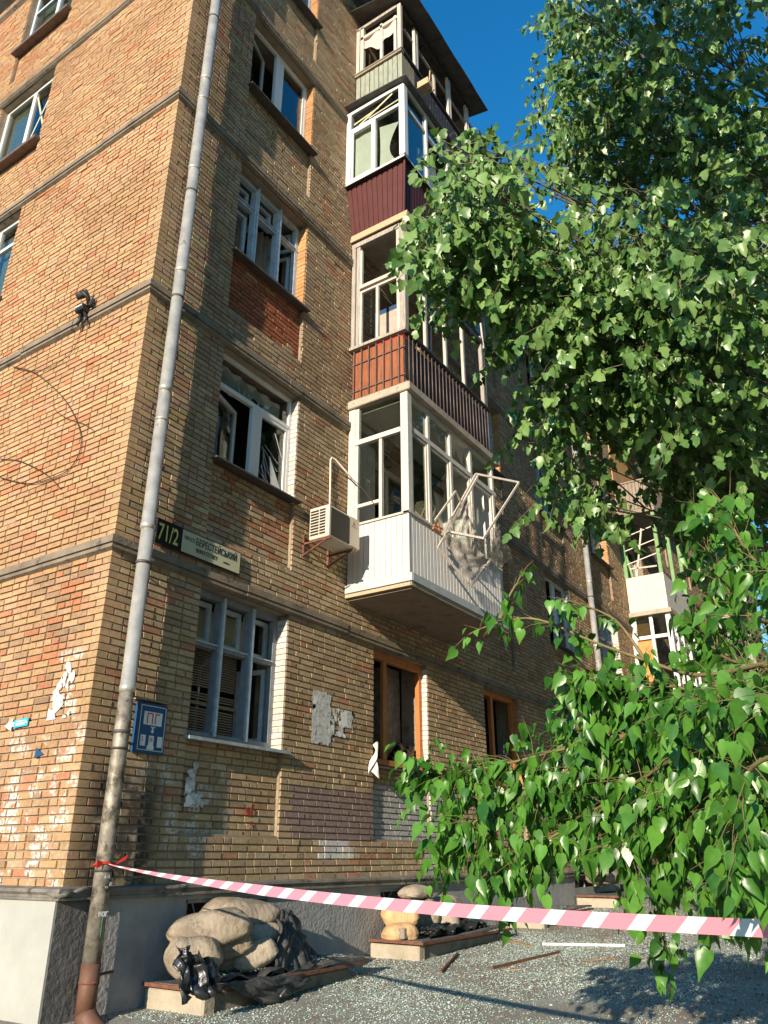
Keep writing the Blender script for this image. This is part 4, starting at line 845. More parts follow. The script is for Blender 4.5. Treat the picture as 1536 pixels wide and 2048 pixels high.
poster(.27,.62,2.50,3.05,9,'patchy white paper remains on the gable wall near the corner',ax=1); 
poster(1.30,1.62,1.75,2.3,12,'narrow strips of white paper under the nearest ground floor window')
tx = empty('painted_initials', (2.4,-.0,1.55), 'red painted letters KK and 5 on the bricks under the window', 'graffiti'); text('letter', 'KK', .15, (2.29,.048,1.70), ROTF, 'graffiti_red', tx, .8, .001, 0); text('letter', '5', .12, (2.38,.048,1.565), ROTF, 'graffiti_red', tx, .9, .001, 0)

# ------------------------------------------------------------------ air conditioners
def aircon(x0, x1, y0, y1, z0, z1, label, detail=True):
    t = empty('air_conditioner', (x0, y1, z0), label, 'air conditioner', 'outdoor air conditioning units'); xm = x0+(x1-x0)*.66
    MB().box(x0, x1, y0, y1, z0, z1).build('casing', 'ac_beige', t, bevel=.012)
    box('fan_grille', 'ac_dark', t, x0+.03, xm, y0-.008, y0-.0015, z0+.03, z1-.035)
    if detail:
        b = MB()
        for i in range(22): z = z0+.04+i*(z1-z0-.09)/21; b.box(x0+.03, xm, y0-.014, y0-.0085, z, z+.006)
        b.build('fan_grille_bars', 'ac_dark', t); box('front_cover', 'ac_beige', t, xm+.002, x1-.002, y0-.012, y0-.0015, z0+.012, z1-.012, bevel=.004)
        for i in range(9):
            z = z0+.05+i*.043
            for p, q in ((y0+.06, y0+.16), (y0+.175, y1-.025)): box('vent_slot', 'black_metal', t, x0-.003, x0+.004, p, q, z, z+.026)
        for i in range(10): box('vent_fin', 'ac_beige', t, x0-.006, x0-.0032, y0+.05, y1-.02, z0+.034+i*.043, z0+.046+i*.043)
        b = MB(); c = Vector((xm+.10, y0-.0135, z1-.11))
        for a_ in (90, 210, 330):
            d = Vector((math.cos(R(a_)),0,math.sin(R(a_)))); e = Vector((-d.z,0,d.x)); b.plate([c, c+d*.018+e*.010, c+d*.036, c+d*.018-e*.010], .0015, (0,-1,0))
        b.build('emblem', 'red_print', t); box('nameplate', 'ac_dark', t, xm+.04, xm+.165, y0-.0145, y0-.0125, z1-.158, z1-.150)
        for x in (x0+.03, x1-.12):
            b = MB(); b.bar((x,y0-.02,z0-.02),(x,.0,z0-.02),.025); b.bar((x,-.012,z0+.12),(x,-.012,z0-.20),.025); b.bar((x,y0+.06,z0-.03),(x,-.02,z0-.18),.018); b.build('bracket', 'rust', t)
    return t
aircon(3.02, 3.73, -.46, -.12, 5.24, 5.71, 'beige air conditioner on brackets left of the white balcony'); aircon(15.55, 16.25, -.48, -.1, 10.42, 11.0, 'small beige air conditioner above a far window beside the pale drainpipe', False)
cb = MB().tube([(3.58,-.10,5.74),(3.585,-.03,5.9),(3.585,-.025,6.5),(3.58,-.025,6.75),(3.60,-.03,6.80),(3.66,-.05,6.79),(3.80,-.12,6.66),(3.90,-.2,6.52)], .013, 8).build('cable_conduit', 'white_cable', None, True); tag(cb, 'cream cable conduit rising from the beige air conditioner', 'cable')
cb = MB().tube([(3.90,-.2,6.52),(3.97,-.3,6.4),(4.0,-.4,6.25),(4.03,-.5,6.1)], .006, 6).build('loose_cable', 'cable_black', None, True); tag(cb, 'thin dark cable hanging in front of the white balcony post', 'cable')
# ------------------------------------------------------------------ broken device and loose cables on the gable
dv = empty('wall_camera', (-.05,1.18,7.6), 'small broken dark surveillance camera hanging on the gable string course', 'camera')
b = MB(); b.box(-.16,-.04,1.10,1.25,7.60,7.70); b.build('housing', 'black_metal', dv, bevel=.01); b = MB(); b.tube([(-.05,1.10,7.68),(-.12,1.08,7.80),(-.2,1.12,7.85)], .03, 8); b.build('arm', 'black_metal', dv, True); b = MB(); b.tube([(-.2,1.2,7.80),(-.12,1.08,7.86)], .05, 9); b.build('lamp_head', 'rail_dark', dv, True); box('band', 'white_metal', dv, -.165, -.155, 1.11, 1.24, 7.655, 7.675)
b = MB(); b.tube([(-.1,1.2,7.6),(-.09,1.21,7.5),(-.1,1.24,7.44)], .022, 7); b.tube([(-.1,1.13,7.6),(-.07,1.10,7.5),(-.1,1.11,7.42)], .018, 7); b.build('dangling_parts', 'black_metal', dv, True); MB().bar((-.06,1.05,7.85),(-.10,1.04,7.66),.02).build('arm', 'sill_metal', dv)
def wire(px, label, r=.004):
    P = [onp(x, y, 0, -.022) for x, y in px]; Q = []
    for i in range(len(P)-1):
        p0, p1, p2, p3 = P[max(i-1,0)], P[i], P[i+1], P[min(i+2,len(P)-1)]
        for j in range(5):
            t = j/5; Q.append(.5*((2*p1)+(p2-p0)*t+(2*p0-5*p1+4*p2-p3)*t*t+(3*p1-p0-3*p2+p3)*t**3))
    Q.append(P[-1]); o = MB().tube(Q, r, 5).build('loose_cable', 'cable_black', None, True); return tag(o, label, 'cable', 'loose cables on the gable wall')
wire([(163,652),(152,690),(132,715),(100,735),(60,742),(25,733)], 'thin cable dropping from the broken camera on the gable'); wire([(25,733),(70,746),(117,785),(144,822),(161,865),(160,900),(144,932),(117,951),(59,967),(0,955)], 'long looping cable across the gable bricks', .006)
wire([(0,918),(39,922),(90,947),(121,977)], 'short arched cable at the left on the gable', .006); wire([(107,795),(109,818),(133,836),(168,848),(187,861)], 'thin s-shaped cable right of the long loop on the gable')
# ------------------------------------------------------------------ plastic scrap caught on the orange window
def scrap(u, v): return (4.70+.10*u+.05*math.sin(v*5+u*2)-.03*v, -.05-.05*math.sin(u*5+v*4)-.02*v, 2.72-.40*v+.05*math.sin(u*6))
sp_ = sheet(scrap, 12, 16).build('plastic_scrap', 'plastic_scrap', None, True); tag(sp_, 'crumpled white plastic scrap caught at the orange window edge', 'plastic')

# ------------------------------------------------------------------ blown-out insect screens on the white balcony
def screen(pts, label, w_=.035):
    t = empty('window_frame', pts[0], label, 'window frame', 'screen frames hanging off the white balcony')
    for p, q in zip(pts, pts[1:]): MB().bar(p, q, w_, .022, (0,-1,0)).build('bar', 'weathered_light', t)
    return t
A_, B_, C_, E_ = onp(952,948,1,-1.35), onp(1038,965,1,-1.78), onp(967,1077,1,-1.62), onp(890,1062,1,-1.22)
D_, F_, G_ = onp(876,1096,1,-1.18), onp(942,1172,1,-1.36), onp(992,1105,1,-1.30)
screen([A_,B_,C_,E_,A_], 'large tilted empty window frame sticking out of the white balcony'); screen([A_+Vector((.0,-.03,-.05)),D_,F_,G_], 'lower hanging frame piece below the tilted frame'); screen([onp(870,1041,1,-1.2),onp(911,983,1,-1.3),onp(957,1075,1,-1.25),onp(885,1062,1,-1.15)], 'small slanted frame left of the tilted frame', .03)
b = MB()
for p, q in ((onp(868,1050,1,-1.2),onp(893,1062,1,-1.22)),(onp(866,1056,1,-1.22),onp(884,1066,1,-1.2)),(onp(876,1043,1,-1.2),onp(879,1064,1,-1.22))): b.bar(p, q, .03, .02)
tag(b.build('splinters', 'orange_wood', None), 'splintered raw wood at the sill of the white balcony', 'splinters')
def patch(c00, c10, c11, c01, sag, name, label, seed, nu=22, nv=18):
    c = [Vector(p) for p in (c00,c10,c11,c01)]
    def fn(u, v):
        p = c[0]*(1-u)*(1-v)+c[1]*u*(1-v)+c[2]*u*v+c[3]*(1-u)*v; s = math.sin(u*3.14)*math.sin(v*3.14)
        n = noise.noise_vector((u*6+seed, v*6, seed)); return p+Vector((n.x*.035, -abs(n.y)*.06-.03*math.sin(u*22+v*6)*.5, -sag*s+n.z*.03))
    o = sheet(fn, nu, nv).build(name, 'netting', None, True); return tag(o, label, 'netting', 'torn insect netting on the white balcony')
patch(onp(880,1070,1,-1.25), onp(965,1078,1,-1.55), onp(985,1112,1,-1.4), onp(935,1165,1,-1.36), .06, 'torn_netting', 'torn insect netting stretched below the tilted frame', 1)
patch(onp(965,1078,1,-1.6), onp(995,1050,1,-1.68), onp(1024,1117,1,-1.55), onp(990,1140,1,-1.35), .05, 'torn_netting', 'pale netting rag fluttering at the right end of the white balcony', 2)
patch(onp(920,1000,1,-1.27), onp(944,1005,1,-1.32), onp(950,1075,1,-1.3), onp(880,1068,1,-1.25), .05, 'torn_netting', 'netting hanging inside the small slanted frame', 3)
patch(onp(985,1075,1,-1.3), onp(998,1060,1,-1.35), onp(1002,1135,1,-1.28), onp(975,1120,1,-1.3), .02, 'torn_netting', 'white cloth strip hanging beside the netting rag', 4, 8, 18)

# ------------------------------------------------------------------ light wells with sandbags
def well(x0, x1, y0, g, label, tilt=.03):
    z = gz(x0, y0); t = empty('light_well', (x0, y0, z), label, 'light well', 'basement light wells along the facade'); zk = z+.17
    b = MB(); b.box(x0, x0+.16, y0, -.07, z-.1, zk); b.build('kerb', 'kerb', t, bevel=.02)
    b = MB(); b.box(x0+.161, x1, y0+.03, y0+.15, z-.1, zk-.01); b.build('kerb', 'concrete', t, bevel=.02); b = MB(); b.box(x1-.15, x1, y0+.151, -.07, z-.1, zk-.012); b.build('kerb', 'concrete', t, bevel=.015)
    def top(u, v): x = x0-.04+(x1-x0+.14)*u; y = y0-.07+(-.08-y0)*v; return (x, y, zk+.045+tilt*math.sin(u*2.2)*(1-v)-.02*math.sin(u*5)+.012*noise.noise((x*3,y*3,1)))
    s_ = sheet(top, 20, 8); n = len(s_.v); s_.v += [(x, y, z_-.03) for x, y, z_ in s_.v]; s_.f += [tuple(i+n for i in f[::-1]) for f in s_.f]
    e = [i*9 for i in range(21)]; s_.f += [(e[i], e[i]+n, e[i+1]+n, e[i+1]) for i in range(20)]; s_.f += [(i, i+1, i+1+n, i+n) for i in range(8)]
    s_.build('lid', 'lid', t)
    MB().bar((x0-.045,y0-.10,zk+.022),(x0-.05,-.10,zk+.03),.03,.03).build('angle_iron', 'rust', t); MB().bar((x0-.04,y0-.085,zk+.02),(x1+.1,y0-.085,zk+.03),.028,.028).build('angle_iron', 'rust', t)
    return t
well(.98, 3.20, -.82, 0, 'light well under the nearest sandbag stack, kerb and rusty edge in front'); well(4.62, 7.0, -.80, 0, 'light well in the middle with sandbags and rusty lid edge'); well(8.35, 10.3, -.86, 0, 'third light well behind the tape with a bare glass-strewn lid')
well(11.9, 13.6, -.86, 0, 'farthest light well half hidden by the low branches')
def bag(c, l, w_, h, rz, seed, label, m='sandbag', grp='sandbags stacked on the light wells', ry=0., rx=0.):
    t = MB(); nu, nv = 64, 40; mt = Matrix.Translation(Vector(c)) @ Matrix.Rotation(R(rz),4,'Z') @ Matrix.Rotation(R(ry),4,'Y') @ Matrix.Rotation(R(rx),4,'X'); vs = []
    sg_ = lambda q, e: math.copysign(abs(q)**e, q); rb = random.Random(seed); ph = [rb.uniform(0,6.28) for _ in range(4)]
    for i in range(nu+1):
        x = -1+2*i/nu; e = 1-abs(x)**3.2; rad = max(e, 0)**.42                   # section along the bag: full middle, flattened seamed ends
        flat = .30+.70*max(0, 1-abs(x)**5)**.6
        for j in range(nv):
            p = 2*math.pi*j/nv; y = sg_(math.cos(p), .78)*(.82*rad+.18*(1-abs(x)**14)); z = sg_(math.sin(p), .85)*rad*flat
            n = noise.noise((x*1.6+seed*3.1, y*1.6, z*1.4+seed)); n2 = noise.noise((x*4.5+seed, y*3.5, z*3.5)); n3 = 1-abs(noise.noise((x*7+seed*2, y*5+.6*n, z*5)))*2
            pleat = math.sin(math.atan2(z*1.3, y)*9+ph[0]+3*n)*abs(x)**4*.09+math.sin(math.atan2(z*1.3, y)*17+ph[1])*abs(x)**6*.05
            k = 1+.09*n+.035*n2+.035*max(0, n3-.55)*(-2.2)+pleat
            zz = z*k; zz = zz if zz > 0 else zz*.8
            v = Vector((x*l/2*(1+.05*n+.02*math.sin(p*3+ph[2])), y*w_/2*k+.03*w_*math.sin(x*2.2+ph[3]), zz*h/2+.04*h*math.sin(x*3+ph[1])))
            vs.append(mt @ v)
    t.add(vs, [(i*nv+j, i*nv+(j+1)%nv, (i+1)*nv+(j+1)%nv, (i+1)*nv+j) for i in range(nu) for j in range(nv)])
    o = t.build('sandbag', m, None, True); return tag(o, label, 'sandbag', grp)
def pb(x, y, pl): return onp(x, y, 1, pl)
bag(pb(386,1918,-.58), .52, .48, .38, -40, 1, 'lowest left sandbag of the near stack, partly under black film', ry=3)
bag(pb(506,1913,-.66), .48, .30, .27, -30, 6, 'wrinkled bottom right sandbag of the near stack', 'sandbag_pale', ry=-14)
bag(pb(461,1896,-.58), .42, .32, .25, -40, 4, 'small sandbag in the middle of the near stack', ry=-12)
bag(pb(523,1869,-.50), .44, .32, .22, -25, 5, 'sandbag right of centre in the near stack, under the top bags', 'sandbag_pale', ry=-3)
bag(pb(421,1862,-.50), .80, .46, .36, -45, 2, 'big sandbag at the upper left of the near stack', ry=-4)
bag(pb(482,1830,-.28), .88, .46, .32, -15, 3, 'topmost long sandbag of the near stack against the wall', ry=3)
bag((2.35,-.30,.40), .7, .5, .40, 20, 8, 'hidden rear sandbag of the near stack beneath the dark sheet'); bag((1.75,-.36,.38), .8, .5, .38, 5, 9, 'rear lower sandbag of the near stack beside the basement window')
def film(fn, nu, nv, m, label, cat='plastic sheet', name='plastic_sheet'):
    o = sheet(fn, nu, nv).build(name, m, None, True); sd = o.modifiers.new('thick', 'SOLIDIFY'); sd.thickness = .004; return tag(o, label, cat, 'black plastic sheets on the sandbags')
def hang(px, planes, crease, seed):                                # sheet through four corners with creases
    c = [onp(x, y, 1, p) for (x, y), p in zip(px, planes)]
    def fn(u, v):
        p = c[0]*(1-u)*(1-v)+c[1]*u*(1-v)+c[2]*u*v+c[3]*(1-u)*v; n = noise.noise_vector((u*5+seed, v*4, seed*2)); r_ = noise.noise((u*14+seed, v*3, 4))
        b_ = math.sin(u*3.14)*math.sin(v*3.0); return p+Vector((-.5,-.6,.25))*(.09*b_)+Vector((n.x*.5, n.y-.3, n.z*.6))*crease+Vector((0,-.5,.2))*r_*crease
    return fn
film(hang([(344,1886),(428,1922),(440,1988),(352,2004)], [-.90,-.92,-1.05,-1.0], .11, 3), 40, 30, 'black_film', 'shiny black film bulging over the lower left corner of the near stack')
film(hang([(546,1822),(578,1824),(642,1938),(600,1955)], [-.50,-.12,-.30,-.86], .12, 7), 40, 30, 'tarp', 'dark sheet draped down the right end of the near stack')
film(hang([(545,1848),(580,1832),(610,1950),(540,1948)], [-.66,-.50,-.78,-.84], .09, 9), 34, 26, 'tarp', 'greyish dark sheet hanging over the right front of the near stack')
film(hang([(425,1965),(600,1950),(625,1958),(545,2013)], [-.95,-.88,-.90,-1.0], .05, 12), 40, 24, 'tarp', 'dark flap of sheet hanging off the near light well edge')
film(lambda u, v: (1.15+1.3*u, -.90+.35*v+.02*noise.noise((u*8,v*6,2)), .27+.05*noise.noise((u*7,v*7,1))+.03*math.sin(u*14)), 40, 12, 'tarp', 'crumpled sheet strewn with glass on the near light well lid')
tag(MB().bar((2.95,-.55,.30),(3.45,-.88,.26),.12,.012).build('loose_board', 'lid', None), 'grey board lying across the end of the near light well', 'board')
# second stack
bag(pb(800,1832,-.30), .50, .40, .42, -50, 21, 'bright orange sandbag at the left of the second stack', 'sandbag_orange'); bag(pb(800,1868,-.38), .48, .40, .28, -50, 22, 'lower orange sandbag of the second stack', 'sandbag_orange')
bag(pb(845,1838,-.25), .50, .42, .50, -55, 23, 'tan upright sandbag in the middle of the second stack'); bag(pb(885,1852,-.42), .48, .36, .44, -62, 24, 'pale rounded sandbag at the right of the second stack', 'sandbag_pale'); bag((6.3,-.22,.62), .7, .4, .3, 5, 25, 'top sandbag of the second stack behind the tape', 'sandbag_pale'); bag((5.55,-.2,.82), .6, .35, .2, 5, 26, 'uppermost pale sandbag of the second stack against the plinth', 'sandbag_pale')
film(hang([(868,1850),(925,1825),(945,1872),(850,1890)], [-.70,-.25,-.35,-.78], .08, 31), 34, 24, 'black_film', 'black film slumped over the right of the second stack'); film(lambda u, v: (5.05+1.5*u, -.80+.3*v, .375+.10*abs(noise.noise((u*7,v*5,6)))+.04*math.sin(u*17+v*3)), 44, 12, 'black_film', 'black film lying rumpled on the middle light well lid')
b = MB(); b.box(4.68,4.90,-.55,-.30,.33,.45); tag(b.build('wooden_box', 'wood_grey', None, bevel=.01), 'small wooden box on the left end of the middle light well', 'box')
# far pile
bag((12.6,-.45,.88), .9, .6, .3, -10, 41, 'tan sandbag on the far light well below the leaves', grp='sandbags on the far light well'); bag((13.2,-.35,.90), .8, .5, .32, 20, 42, 'sandbag beside the far drainpipe foot', grp='sandbags on the far light well'); bag((12.1,-.5,1.0), .8, .5, .26, 30, 43, 'upper sandbag of the far pile', 'sandbag_pale', 'sandbags on the far light well')

# ------------------------------------------------------------------ barrier tape
def tape():
    P0 = Vector((PX-.02, PY-PR-.012, 1.215)); P1 = at(1536, 1833, 3.15)+Vector((0,0,.075)); P2 = P1+(P1-P0)*.42; P2.z = 1.0
    b = MB(); uv = []; N = 150; vs = []
    for i in range(N+1):
        t = i/N; p = P0.lerp(P2, t); s = t/(1/1.42); p.z -= .11*math.sin(min(t*1.15,1)*math.pi)**.8
        wd = .066*(min(1, .10+t*3.2) if t < .3 else 1); tw = R(28)*math.sin(t*5.0)*(1-t)+ .02*math.sin(t*60)
        up = Vector((math.sin(tw)*.9, -.3*math.sin(tw), math.cos(tw))); vs += [p-up*wd/2, p+up*wd/2]
    b.add(vs, [(2*i, 2*i+2, 2*i+3, 2*i+1) for i in range(N)])
    o = b.build('barrier_tape', 'tape', None, True); me = o.data; L_ = (P2-P0).length; uvl = me.uv_layers.new(name='UVMap')
    for lp in me.loops: vi = lp.vertex_index; uvl.data[lp.index].uv = ((vi//2)/N*L_/.235, vi % 2)
    tag(o, 'pink and white striped barrier tape strung across the foreground', 'barrier tape')
    b = MB(); b.tube([(PX+(PR+.012)*math.cos(a_), PY+(PR+.012)*math.sin(a_), 1.215+.01*math.sin(a_*2)) for a_ in [j*.35 for j in range(19)]], .012, 5); b.build('knot', 'red_print', o, True)
    MB().plate([(PX+.06,PY-.08,1.21),(PX+.15,PY-.10,1.25),(PX+.17,PY-.10,1.29),(PX+.10,PY-.085,1.25)], .003, (0,-1,0)).build('tape_end', 'red_print', o); MB().plate([(PX-.075,PY-.06,1.20),(PX-.13,PY-.06,1.18),(PX-.13,PY-.06,1.25),(PX-.07,PY-.06,1.235)], .003, (0,-1,0)).build('tape_end', 'red_print', o)
    return P2
TAPE_END = tape()

# ------------------------------------------------------------------ debris on the ground
def gp(x, y):
    z = .2
    for _ in range(4): p = onp(x, y, 2, z); z = gz(p.x, p.y)
    return p
def stick(px0, px1, m, label, w_=.03, h=.02, name='debris_strip', cat='debris', lift=.02): 
    a_, c_ = gp(*px0), gp(*px1); a_.z += lift; c_.z += lift; return tag(MB().bar(a_, c_, w_, h).build(name, m, None), label, cat)
stick((1085,1891),(1250,1894), 'white_metal', 'straight white metal strip lying on the glass-strewn ground', .035, .03)
s_ = stick((985,1940),(1118,1908), 'rust', 'rusty bent rod lying on the glass-strewn ground', .03, .03, 'rusty_rod'); stick((882,1948),(915,1910), 'rust', 'short rusty rod in front of the middle light well', .025, .02, 'rusty_rod'); stick((1010,1882),(1065,1896), 'wood_debris', 'thin brown stick beside the middle light well corner', .03, .02)
stick((1165,1925),(1230,1921), 'wood_debris', 'pale wooden splinter between the rusty rod and the branch shade', .03, .012); stick((1015,1945),(1040,1942), 'plank_tan', 'small yellowish splinter just under the rusty rod', .05, .012)
stick((560,2015),(585,1985), 'weathered', 'pale thin lath leaning on the near light well flap', .012, .012, lift=.09)
rs = random.Random(77)
def shards(n, areas, name, label, s0, s1, pal):
    b = MB()
    for i in range(n):
        x0, x1, y0, y1 = rs.choice(areas); x, y = rs.uniform(x0, x1), rs.uniform(y0, y1)
        d = noise.noise((x*.8, y*.8, 5))
        if rs.random() > .62+.9*d: continue
        z = gz(x, y)+.012*noise.noise((x*.9,y*.9,0))+.004; s = rs.uniform(s0, s1)*(1.6 if rs.random() < .06 else 1); a_ = rs.uniform(0, 6.28); k = 3 if rs.random() < .8 else 4
        tx_, ty_ = rs.uniform(-.35,.35), rs.uniform(-.35,.35); P = []
        for j in range(k):
            q = a_+6.28*j/k+rs.uniform(-.4,.4); r_ = s*rs.uniform(.5,1); dx, dy = math.cos(q)*r_, math.sin(q)*r_; P.append((x+dx, y+dy, z+dx*tx_+dy*ty_+.35*s))
        c = rs.choice(pal); f = rs.uniform(.7, 1.2); b.add(P+[(p[0], p[1], p[2]-.004) for p in P], [tuple(range(k))]+[(j, j+k, (j+1)%k+k, (j+1)%k) for j in range(k)], tuple(q*f for q in c))
    o = b.build(name, 'shard', None); return tag(o, label, 'broken glass', kind='stuff')
PAL = [(.38,.52,.46),(.30,.44,.39),(.45,.55,.50),(.34,.45,.41),(.76,.80,.78)]
shards(70000, [(.6,8,-4.2,-.2),(.6,8,-4.2,-.2),(2,12,-5.5,-.2),(8,20,-6,-.1)], 'broken_glass', 'pale green broken window glass strewn over the pavement', .0035, .0105, PAL)
def grit(n):
    b = MB()
    for i in range(n):
        x, y = rs.uniform(.2,14), rs.uniform(-5.5,-.1); z = gz(x,y)+.012*noise.noise((x*.9,y*.9,0)); s = rs.uniform(.005,.02); c = rs.choice([(.16,.12,.09),(.22,.19,.15),(.30,.20,.12),(.10,.09,.08)])
        P = [(x+s*rs.uniform(.6,1.2)*math.cos(a_), y+s*rs.uniform(.6,1.2)*math.sin(a_), z) for a_ in (0,1.6,3.1,4.7)]; b.add(P+[(x,y,z+s)], [(0,1,4),(1,2,4),(2,3,4),(3,0,4)], c)
    tag(b.build('rubble_grit', 'shard', None), 'small brick and wood crumbs scattered over the pavement', 'rubble', kind='stuff').data.materials[0] = M['brick']
grit(5000)
# glass on the lids
b = MB()
for (x0, x1, y0, y1, zz) in ((1.1,3.2,-.85,-.5,.285),(4.9,7.,-.80,-.45,.375),(8.4,10.3,-.9,-.12,.47)):
    for i in range(700):
        x, y = rs.uniform(x0,x1), rs.uniform(y0,y1); s = rs.uniform(.006,.016); a_ = rs.uniform(0,6.28); z = zz+rs.uniform(.0,.02); c = rs.choice(PAL)
        b.add([(x+s*math.cos(a_+j*2.1), y+s*math.sin(a_+j*2.1), z+rs.uniform(0,.01)) for j in range(3)], [(0,1,2)], c)
tag(b.build('broken_glass', 'shard', None), 'broken glass crumbs lying on the light well lids', 'broken glass', kind='stuff')
# ------------------------------------------------------------------ trees
_o = [(-.04,.15),(.06,.31),(.28,.385),(.52,.31),(.76,.15)]
LEAF_H = ([(.03,0)]+_o+[(1.08,0)]+[(x, -y) for x, y in _o[::-1]]+[(.26,0),(.52,0),(.78,0)], [(0,12,2,1),(12,3,2),(12,13,4,3),(13,14,5,4),(14,6,5),(0,11,10,12),(12,10,9),(12,9,8,13),(13,8,7,14),(14,7,6)])
LEAF_P = ([(0,0),(.06,.34),(.34,.50),(.46,.30),(.74,.30),(1,0),(.74,-.28),(.46,-.32),(.34,-.50),(.06,-.34),(.40,0),(.70,0)], [(0,10,2,1),(10,3,2),(10,11,4,3),(11,5,4),(0,9,8,10),(10,8,7),(10,7,6,11),(11,6,5)])
class Leaves:
    def __init__(s, tmpl): s.t = tmpl; s.L = []
    def add(s, p, d, n, size, tone, rr):
        d = d.normalized(); n = (n-d*n.dot(d))
        if n.length < 1e-3: n = d.orthogonal()
        n.normalize(); w_ = n.cross(d); fold = rr.uniform(.02,.55); curl = rr.uniform(-.12,.38); asym = rr.uniform(.85,1.1)
        vs = [p+(d*x+w_*(y*asym)*(1-.25*fold)+n*(abs(y)*fold-curl*x*x))*size for x, y in s.t[0]]
        s.L.append((vs, tone))
    def build(s, tree, m, nbig=300, name='foliage'):
        sc_ = []
        for i, (vs, t) in enumerate(s.L):
            q = proj(vs[0])
            if 0 < q[0] < 1536 and 0 < q[1] < 2048: sc_.append((q[2], i))
        sc_.sort(); big = {i for _, i in sc_[:nbig]}; b = MB()
        for i, (vs, t) in enumerate(s.L):
            if i in big: MB().add(vs, s.t[1], (t,t,t)).build('leaf', m, tree, True)
            else: b.add(vs, s.t[1], (t,t,t))
        o = b.build(name, m, tree, True, kind='stuff'); return o
def rv(rr): return Vector((rr.gauss(0,1), rr.gauss(0,1), rr.gauss(0,1))).normalized()
def curve(pts, n=6):
    P = [Vector(p) for p in pts]; Q = []
    for i in range(len(P)-1):
        p0, p1, p2, p3 = P[max(i-1,0)], P[i], P[i+1], P[min(i+2,len(P)-1)]
        for j in range(n):
            t = j/n; Q.append(.5*((2*p1)+(p2-p0)*t+(2*p0-5*p1+4*p2-p3)*t*t+(3*p1-p0-3*p2+p3)*t**3))
    return Q+[P[-1]]
def twig(wood, LV, p, d, ln, rr, size, gap, droop, bias, tone0, tone1, r0=.0035, leafp=.85):
    pts = [p.copy()]; q = p.copy(); d = d.normalized(); n = max(3, int(ln/.09)); acc = 0
    for i in range(n):
        d = (d+Vector((0,0,-droop))+rv(rr)*.16).normalized(); q = q+d*(ln/n); pts.append(q.copy())
    wood.tube(pts, [r0*(1-.75*i/n) for i in range(n+1)], 4, False)
    k = max(2, int(ln/gap))
    for i in range(k):
        t = (i+.6)/k*n; j = min(int(t), n-1); b_ = pts[j].lerp(pts[j+1], t-j)
        if rr.random() > leafp: continue
        side = rv(rr); dd = (d*.4+side*.8+Vector((0,0,-.75))).normalized(); pet = b_+dd*size*.35
        nn = rv(rr)*.9+bias; LV.add(pet, (dd*.6+Vector((0,0,-.6))+rv(rr)*.45), nn, size*rr.uniform(.7,1.2), rr.uniform(tone0, tone1), rr)
    return pts
SUNV = -SUND
BIAS = (SUNV*.28+Vector((-.1,-.1,.25)))
